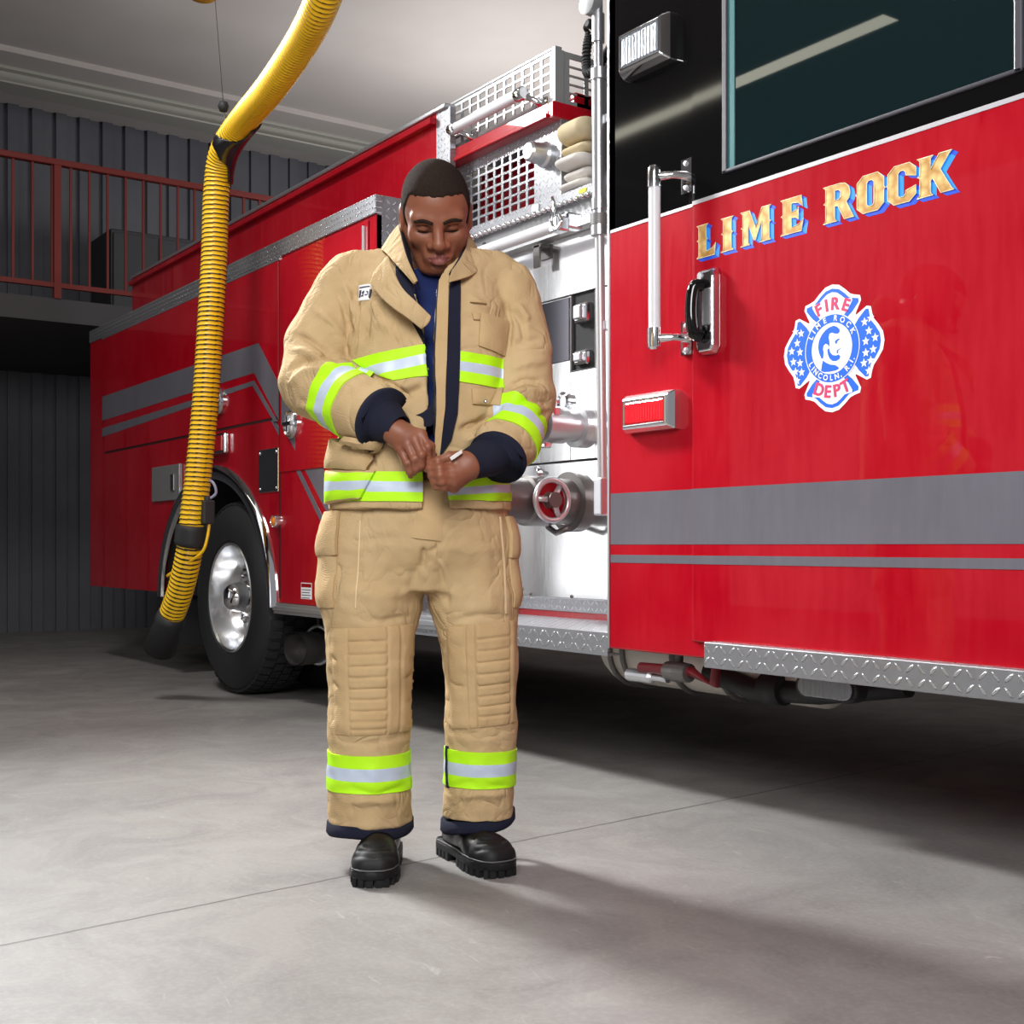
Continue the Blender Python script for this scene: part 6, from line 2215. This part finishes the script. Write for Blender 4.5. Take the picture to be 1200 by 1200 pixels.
PF = [
    ([(497, 640), (497, 655), (494, 668)], -0.012, 3), ([(500, 650), (512, 664), (522, 690), (524, 720)], -0.006, 4), ([(494, 650), (484, 680), (480, 720)], -0.005, 5),
    ([(502, 648), (512, 642), (518, 634)], -0.005, 3),
    ([(410, 640), (440, 632), (470, 628)], -0.004, 5), ([(400, 690), (440, 700), (478, 692)], 0.004, 7), ([(410, 722), (450, 728), (482, 722)], -0.006, 4),
    ([(525, 730), (560, 722), (602, 726)], -0.006, 4), ([(524, 640), (550, 650), (580, 646)], 0.004, 7),
    ([(390, 932), (410, 926), (440, 934), (476, 924)], -0.008, 4), ([(396, 946), (430, 940), (470, 944)], 0.006, 5), ([(430, 900), (440, 918)], 0.003, 5),
    ([(522, 932), (550, 924), (598, 930)], -0.007, 4), ([(530, 942), (560, 938), (596, 940)], 0.006, 4),
    ([(470, 800), (480, 792), (486, 780)], -0.008, 3), ([(524, 800), (534, 806), (546, 806)], -0.004, 3), ([(472, 828), (484, 820)], -0.006, 3), ([(386, 770), (394, 776)], -0.008, 3), ([(386, 800), (396, 808)], -0.008, 3),
    ([(386, 868), (430, 872), (478, 866)], -0.005, 4), ([(522, 862), (560, 866), (604, 860)], -0.005, 4),
]
for pl_, am, wd in PF: pco = stroke(pco, pn, pl_, am, wd, dy=-0.12)
trousers = mesh_np('trousers', pco, pq, man, tan)
pb = bvh_of(pco, pq)
DYT = -0.11


def tdr(name, c, ni, nj, off, mat, th=0.006, **kw):
    return drape(name, quad_rays(c, ni, nj, DYT), pb, off, mat, trousers, th, **kw)


# shin bands
drape('reflective_band', ring_rays(P(434, 878, 0), P(434, 922, 0), -178, 178, 0.0, 1.0, 19, 72, 0.135), pb, 0.0035, [lime, silver], trousers, 0.005, mi=tape_mi)
drape('reflective_band', ring_rays(P(562, 875, 0.03), P(561, 918, 0.03), -178, 178, 0.0, 1.0, 19, 72, 0.135), pb, 0.0035, [lime, silver], trousers, 0.005, mi=tape_mi)
drape('band_seam', ring_rays(P(562, 872, 0.03), P(561, 920, 0.03), -66, -60, 0.0, 1.0, 14, 4, 0.135), pb, 0.006, navy_tape, trousers, 0.005)
# dark hem bindings
for A, hz_, rr_2, tl in ((TL, HEML, 0.107, 0.0), (TR, HEMR, 0.093, 0.012)):
    cxy = A[-1]
    b = B()
    n_ = 56
    prof2 = [(rr_2 - 0.004, 0.006), (rr_2 + 0.003, 0.002), (rr_2 + 0.004, -0.020), (rr_2 - 0.001, -0.027), (rr_2 - 0.012, -0.022), (rr_2 - 0.014, 0.004)]
    lp = []
    for (rr3, hh) in prof2:
        lp.append([b.verts.new((cxy[0] + rr3 * math.cos(2 * PI * k / n_), cxy[1] - (0.006 if hh < -0.01 else 0) + rr3 * 0.98 * math.sin(2 * PI * k / n_), hz_ + hh + tl * math.cos(2 * PI * k / n_ - 0.3) + 0.003 * math.sin(3 * 2 * PI * k / n_ + 1))) for k in range(n_)])
    for A_, C_ in zip(lp, lp[1:] + lp[:1]):
        for k in range(n_): b.faces.new((A_[k], A_[(k + 1) % n_], C_[(k + 1) % n_], C_[k]))
    mfin('hem_binding', b, trousers, navy_tape, smooth=True)
# quilted knee pads
def quilt(rows, cols_, r0, r1):
    def f(u, v):
        g_ = 0.0
        for r_ in rows: g_ += math.exp(-((u - r_) / 0.014) ** 2) * (1 if r0 < v < r1 else 0.0)
        for c_ in cols_: g_ += math.exp(-((v - c_) / 0.014) ** 2)
        edge = (1 - (2 * u - 1) ** 10) * (1 - (2 * v - 1) ** 10)
        return 0.006 * edge - 0.0036 * min(g_, 1.0)
    return f


tdr('knee_pad', [(387, 737), (482, 733), (479, 860), (391, 862)], 96, 72, 0.003, tan_pad, 0.008, lift=quilt([0.13, 0.25, 0.36, 0.46, 0.57, 0.67, 0.78, 0.88, 0.95], [0.22, 0.70, 0.85], 0.22, 0.70))
tdr('knee_pad', [(522, 736), (604, 729), (603, 852), (528, 858)], 96, 64, 0.003, tan_pad, 0.008, lift=quilt([0.14, 0.26, 0.37, 0.48, 0.59, 0.70, 0.80, 0.90], [0.28, 0.43, 0.91], 0.43, 0.91))
# cargo pockets on the outer thighs, wrapped round the side
def side_pocket(name, a, b_, a0, a1, t0, t1, off, bulge, ni=16, nj=18, th=0.02, tilt=0.0):
    lift = lambda u, v: bulge * (1 - (2 * u - 1) ** 6) * (1 - (2 * v - 1) ** 6)
    return drape(name, ring_rays(a, b_, a0, a1, t0, t1, ni, nj, 0.4, tilt), pb, off, tan_pad, trousers, th, lift=lift)


side_pocket('cargo_pocket', P(437, 600, 0.01), P(436, 712, 0.0), -120, -38, 0.08, 1.0, 0.005, 0.006)
side_pocket('cargo_pocket_flap', P(437, 600, 0.01), P(436, 712, 0.0), -124, -36, 0.02, 0.46, 0.013, 0.003, th=0.010)
side_pocket('cargo_pocket', P(553, 606, 0.02), P(556, 712, 0.015), 60, 124, 0.08, 1.0, 0.004, 0.006)
side_pocket('cargo_pocket_flap', P(553, 606, 0.02), P(556, 712, 0.015), 58, 126, 0.02, 0.46, 0.011, 0.003, th=0.010)
# fly flap
tdr('fly', [(496, 566), (523, 566), (518, 634), (482, 630)], 22, 12, 0.004, tan_pad, 0.012, lift=lambda u, v: -0.003 * (abs(2 * v - 1) ** 4))
# side and inner seams with pale stitching
for pts in ([(422, 610), (420, 660), (417, 712)], [(585, 605), (590, 660), (592, 720)]):
    drape('seam', strip_rays(pts, [(x + 1.4, y) for x, y in pts], 20, 3, DYT), pb, 0.0022, stitch, trousers, 0.004)

# ------------------------------------------------------------------ boots
def boot(toe, heel, z_top, name, lean=0.0):
    """toe and heel: ground points in the man's frame"""
    t = np.array([toe[0], toe[1]]); h_ = np.array([heel[0], heel[1]])
    L = np.linalg.norm(t - h_); f = (t - h_) / L
    s = np.array([-f[1], f[0]])
    def W(u, v, z): return np.array([h_[0] + f[0] * u * L + s[0] * v, h_[1] + f[1] * u * L + s[1] * v, z])
    lo_ = np.minimum.reduce([W(0, -0.1, 0), W(1, -0.1, 0), W(0, 0.1, 0), W(1, 0.1, 0)]) - 0.04
    hi2 = np.maximum.reduce([W(0, -0.1, 0), W(1, -0.1, 0), W(0, 0.1, 0), W(1, 0.1, 0)]) + 0.04
    g = G((lo_[0], lo_[1], 0.02), (hi2[0], hi2[1], z_top + 0.02), 0.0032)
    d = g.cone(W(0.29, 0, 0.10), W(0.33, 0, z_top + 0.02), 0.050, 0.054)
    d = smin(d, g.cone(W(0.17, 0, 0.055), W(0.62, 0.0, 0.06), 0.040, 0.043), 0.04)
    d = smin(d, g.cone(W(0.36, 0, 0.105), W(0.64, 0, 0.050), 0.038, 0.028), 0.03)
    d = smin(d, smin(g.cone(W(0.66, 0.018, 0.046), W(0.87, 0.014, 0.043), 0.032, 0.031), g.cone(W(0.66, -0.018, 0.046), W(0.87, -0.014, 0.043), 0.032, 0.031), 0.012), 0.03)
    d = smin(d, g.cone(W(0.74, -0.018, 0.046), W(0.74, 0.018, 0.046), 0.030, 0.030), 0.02)
    # soft cap ridge
    d = smin(d, g.cone(W(0.63, -0.024, 0.060), W(0.63, 0.024, 0.060), 0.016, 0.016), 0.02)
    d = smax(d, 0.032 - g.Z, 0.003)
    d = smax(d, g.Z - z_top, 0.004)
    c_, q_ = nets(np.broadcast_to(d, g.n).copy(), g)
    c_ = relax(c_, q_, 2)
    n_ = normals(c_, q_)
    c_ = c_ + n_ * (0.0018 * vnoise(c_, 0.06, 21))[:, None]
    bo = mesh_np('boot', c_, q_, man, leather)
    bb = bvh_of(c_, q_)
    # toe guard with grooves
    def lift(u, v): return 0.004 * (1 - (2 * v - 1) ** 8) - 0.004 * sum(math.exp(-((u - k) / 0.035) ** 2) for k in (0.3, 0.5, 0.7)) * (1 if 0.14 < v < 0.86 else 0)
    rays = []
    cen_ = Vector(W(0.72, 0, 0.03).tolist())
    for i in range(26):
        el = math.radians(80 - 74 * i / 25)
        row = []
        for j in range(30):
            az = math.radians(-78 + 156 * j / 29)
            dv = Vector((f[0] * math.cos(az) + s[0] * math.sin(az), f[1] * math.cos(az) + s[1] * math.sin(az), 0)) * math.cos(el) + Vector((0, 0, math.sin(el)))
            row.append((cen_ + dv * 0.3, -dv))
        rays.append(row)
    drape('toe_cap', rays, bb, 0.004, solem, bo, 0.006, lift=lift)
    # welt and lugged sole
    out_ = []
    N_ = 72
    shape = [(0.0, 0.0), (0.0, 0.028), (0.06, 0.040), (0.25, 0.042), (0.45, 0.042), (0.65, 0.052), (0.80, 0.053), (0.92, 0.044), (0.985, 0.025), (1.0, 0.0)]
    us = [q2[0] for q2 in shape]; vs = [q2[1] for q2 in shape]
    side1 = [(u, float(np.interp(u, us, vs))) for u in [0.5 - 0.5 * math.cos(PI * k / 40) for k in range(41)]]
    ring = side1 + [(u, -v) for u, v in side1[-2:0:-1]]
    b = B()
    lv = []
    for (gr_, z_) in ((0.003, 0.018), (0.006, 0.022), (0.006, 0.036), (0.002, 0.040)):
        lv.append([b.verts.new(W(u + (u - 0.5) * gr_ * 6, v + np.sign(v) * gr_, z_)) for u, v in ring])
    n2 = len(ring)
    for A_, C_ in zip(lv, lv[1:]):
        for k in range(n2): b.faces.new((A_[k], A_[(k + 1) % n2], C_[(k + 1) % n2], C_[k]))
    b.faces.new(lv[0][::-1]); b.faces.new(lv[-1])
    for side_ in (-1, 1):
        for k in range(13):
            u0 = 0.02 + k * 0.076
            if 0.30 < u0 < 0.42: continue
            v_ = float(np.interp(u0 + 0.02, us, vs)) + 0.006
            pts_ = [W(u0, side_ * v_, 0), W(u0 + 0.05, side_ * (float(np.interp(min(u0 + 0.05, 1), us, vs)) + 0.006), 0), W(u0 + 0.05, side_ * 0.006, 0), W(u0, side_ * 0.006, 0)]
            lo2 = [b.verts.new((p_[0], p_[1], 0.0)) for p_ in pts_]; hi3 = [b.verts.new((p_[0], p_[1], 0.022)) for p_ in pts_]
            b.faces.new(lo2); b.faces.new(hi3)
            for k2 in range(4): b.faces.new((lo2[k2], lo2[(k2 + 1) % 4], hi3[(k2 + 1) % 4], hi3[k2]))
    for k in range(5):
        a0 = -1.0 + k * 0.4; a1 = a0 + 0.27
        pts_ = [W(0.93 + 0.075 * math.cos(a0 * 1.1), 0.052 * math.sin(a0 * 1.1), 0), W(0.93 + 0.075 * math.cos(a1 * 1.1), 0.052 * math.sin(a1 * 1.1), 0), W(0.90, 0.03 * math.sin(a1), 0), W(0.90, 0.03 * math.sin(a0), 0)]
        lo2 = [b.verts.new((p_[0], p_[1], 0.0)) for p_ in pts_]; hi3 = [b.verts.new((p_[0], p_[1], 0.022)) for p_ in pts_]
        b.faces.new(lo2); b.faces.new(hi3)
        for k2 in range(4): b.faces.new((lo2[k2], lo2[(k2 + 1) % 4], hi3[(k2 + 1) % 4], hi3[k2]))
    mfin('sole', b, bo, solem, angle=45)
    b = B()
    tube(b, [Vector(W(u + (u - 0.5) * 0.03, v + np.sign(v) * 0.004, 0.041).tolist()) for u, v in ring], 0.0022, 6, closed=True)
    mfin('welt', b, bo, simple('grey_welt', (0.09, 0.09, 0.09, 1), 0.6), smooth=True)
    return bo


def ground(px, py):
    Z = CAMH * F / (py - HZ)
    return ((px - 600) / F * Z - MX, Z - D0)


gtl = ground(435, 1041); boot(gtl, (gtl[0] + 0.004, gtl[1] + 0.30), 0.22, 'boot')
gtr = ground(589, 1029); ghr = ground(535, 1002)
dv_ = np.array(ghr) - np.array(gtr); dv_ = dv_ / np.linalg.norm(dv_) * 0.30
boot(gtr, (gtr[0] + dv_[0], gtr[1] + dv_[1]), 0.22, 'boot')

# ------------------------------------------------------------------ face and hand details
def head_ray(p, d=(0, 1, 0)):
    o_ = Vector(hw((p[0], p[1] - 0.1, p[2])).tolist()); dd = Vector((Rm @ np.array([0, 1, 0.0])).tolist())
    h_ = head_bvh.ray_cast(o_, dd)
    return h_[0], dd


for s in (-1, 1):
    b = B()
    pts = []
    for k in range(12):
        t = k / 11
        h_, dd = head_ray((s * (0.012 + 0.042 * t), -0.09, 0.0105 + 0.0085 * math.sin(PI * min(1, t * 1.1) * 0.7) - 0.004 * t))
        if h_: pts.append(h_ - dd * 0.0005)
    if len(pts) > 3: tube(b, pts, [0.0028 + 0.0020 * math.sin(PI * (0.15 + 0.8 * k / (len(pts) - 1))) for k in range(len(pts))], 8)
    mfin('eyebrow', b, man, hairm, smooth=True)
    b = B()
    pts = []
    for k in range(12):
        t = k / 11
        h_, dd = head_ray((s * (0.0155 + 0.031 * t), -0.09, -0.0118 - 0.0022 * math.sin(PI * t)))
        if h_: pts.append(h_ - dd * 0.0006)
    if len(pts) > 3: tube(b, pts, [0.0011 + 0.0006 * math.sin(PI * k / (len(pts) - 1)) for k in range(len(pts))], 6)
    mfin('eyelashes', b, man, hairm, smooth=True)
# pale pull strap in the wearer's left hand
leaf('zip_pull', [[(527, 536, -0.262), (533, 532, -0.262), (541, 527, -0.254)], [(529, 540, -0.262), (535, 536, -0.263), (542, 531, -0.255)]], simple('white_pull_tape', srgb(216, 212, 208), 0.7), jacket, 0.003)
# cord loop with pale edge under the left hand
b = B(); tube(b, bez([V(455, 520, -0.21), V(463, 526, -0.22), V(469, 538, -0.215), V(471, 545, -0.205)], 8), 0.0018, 6); mfin('cord', b, jacket, stitch, smooth=True)
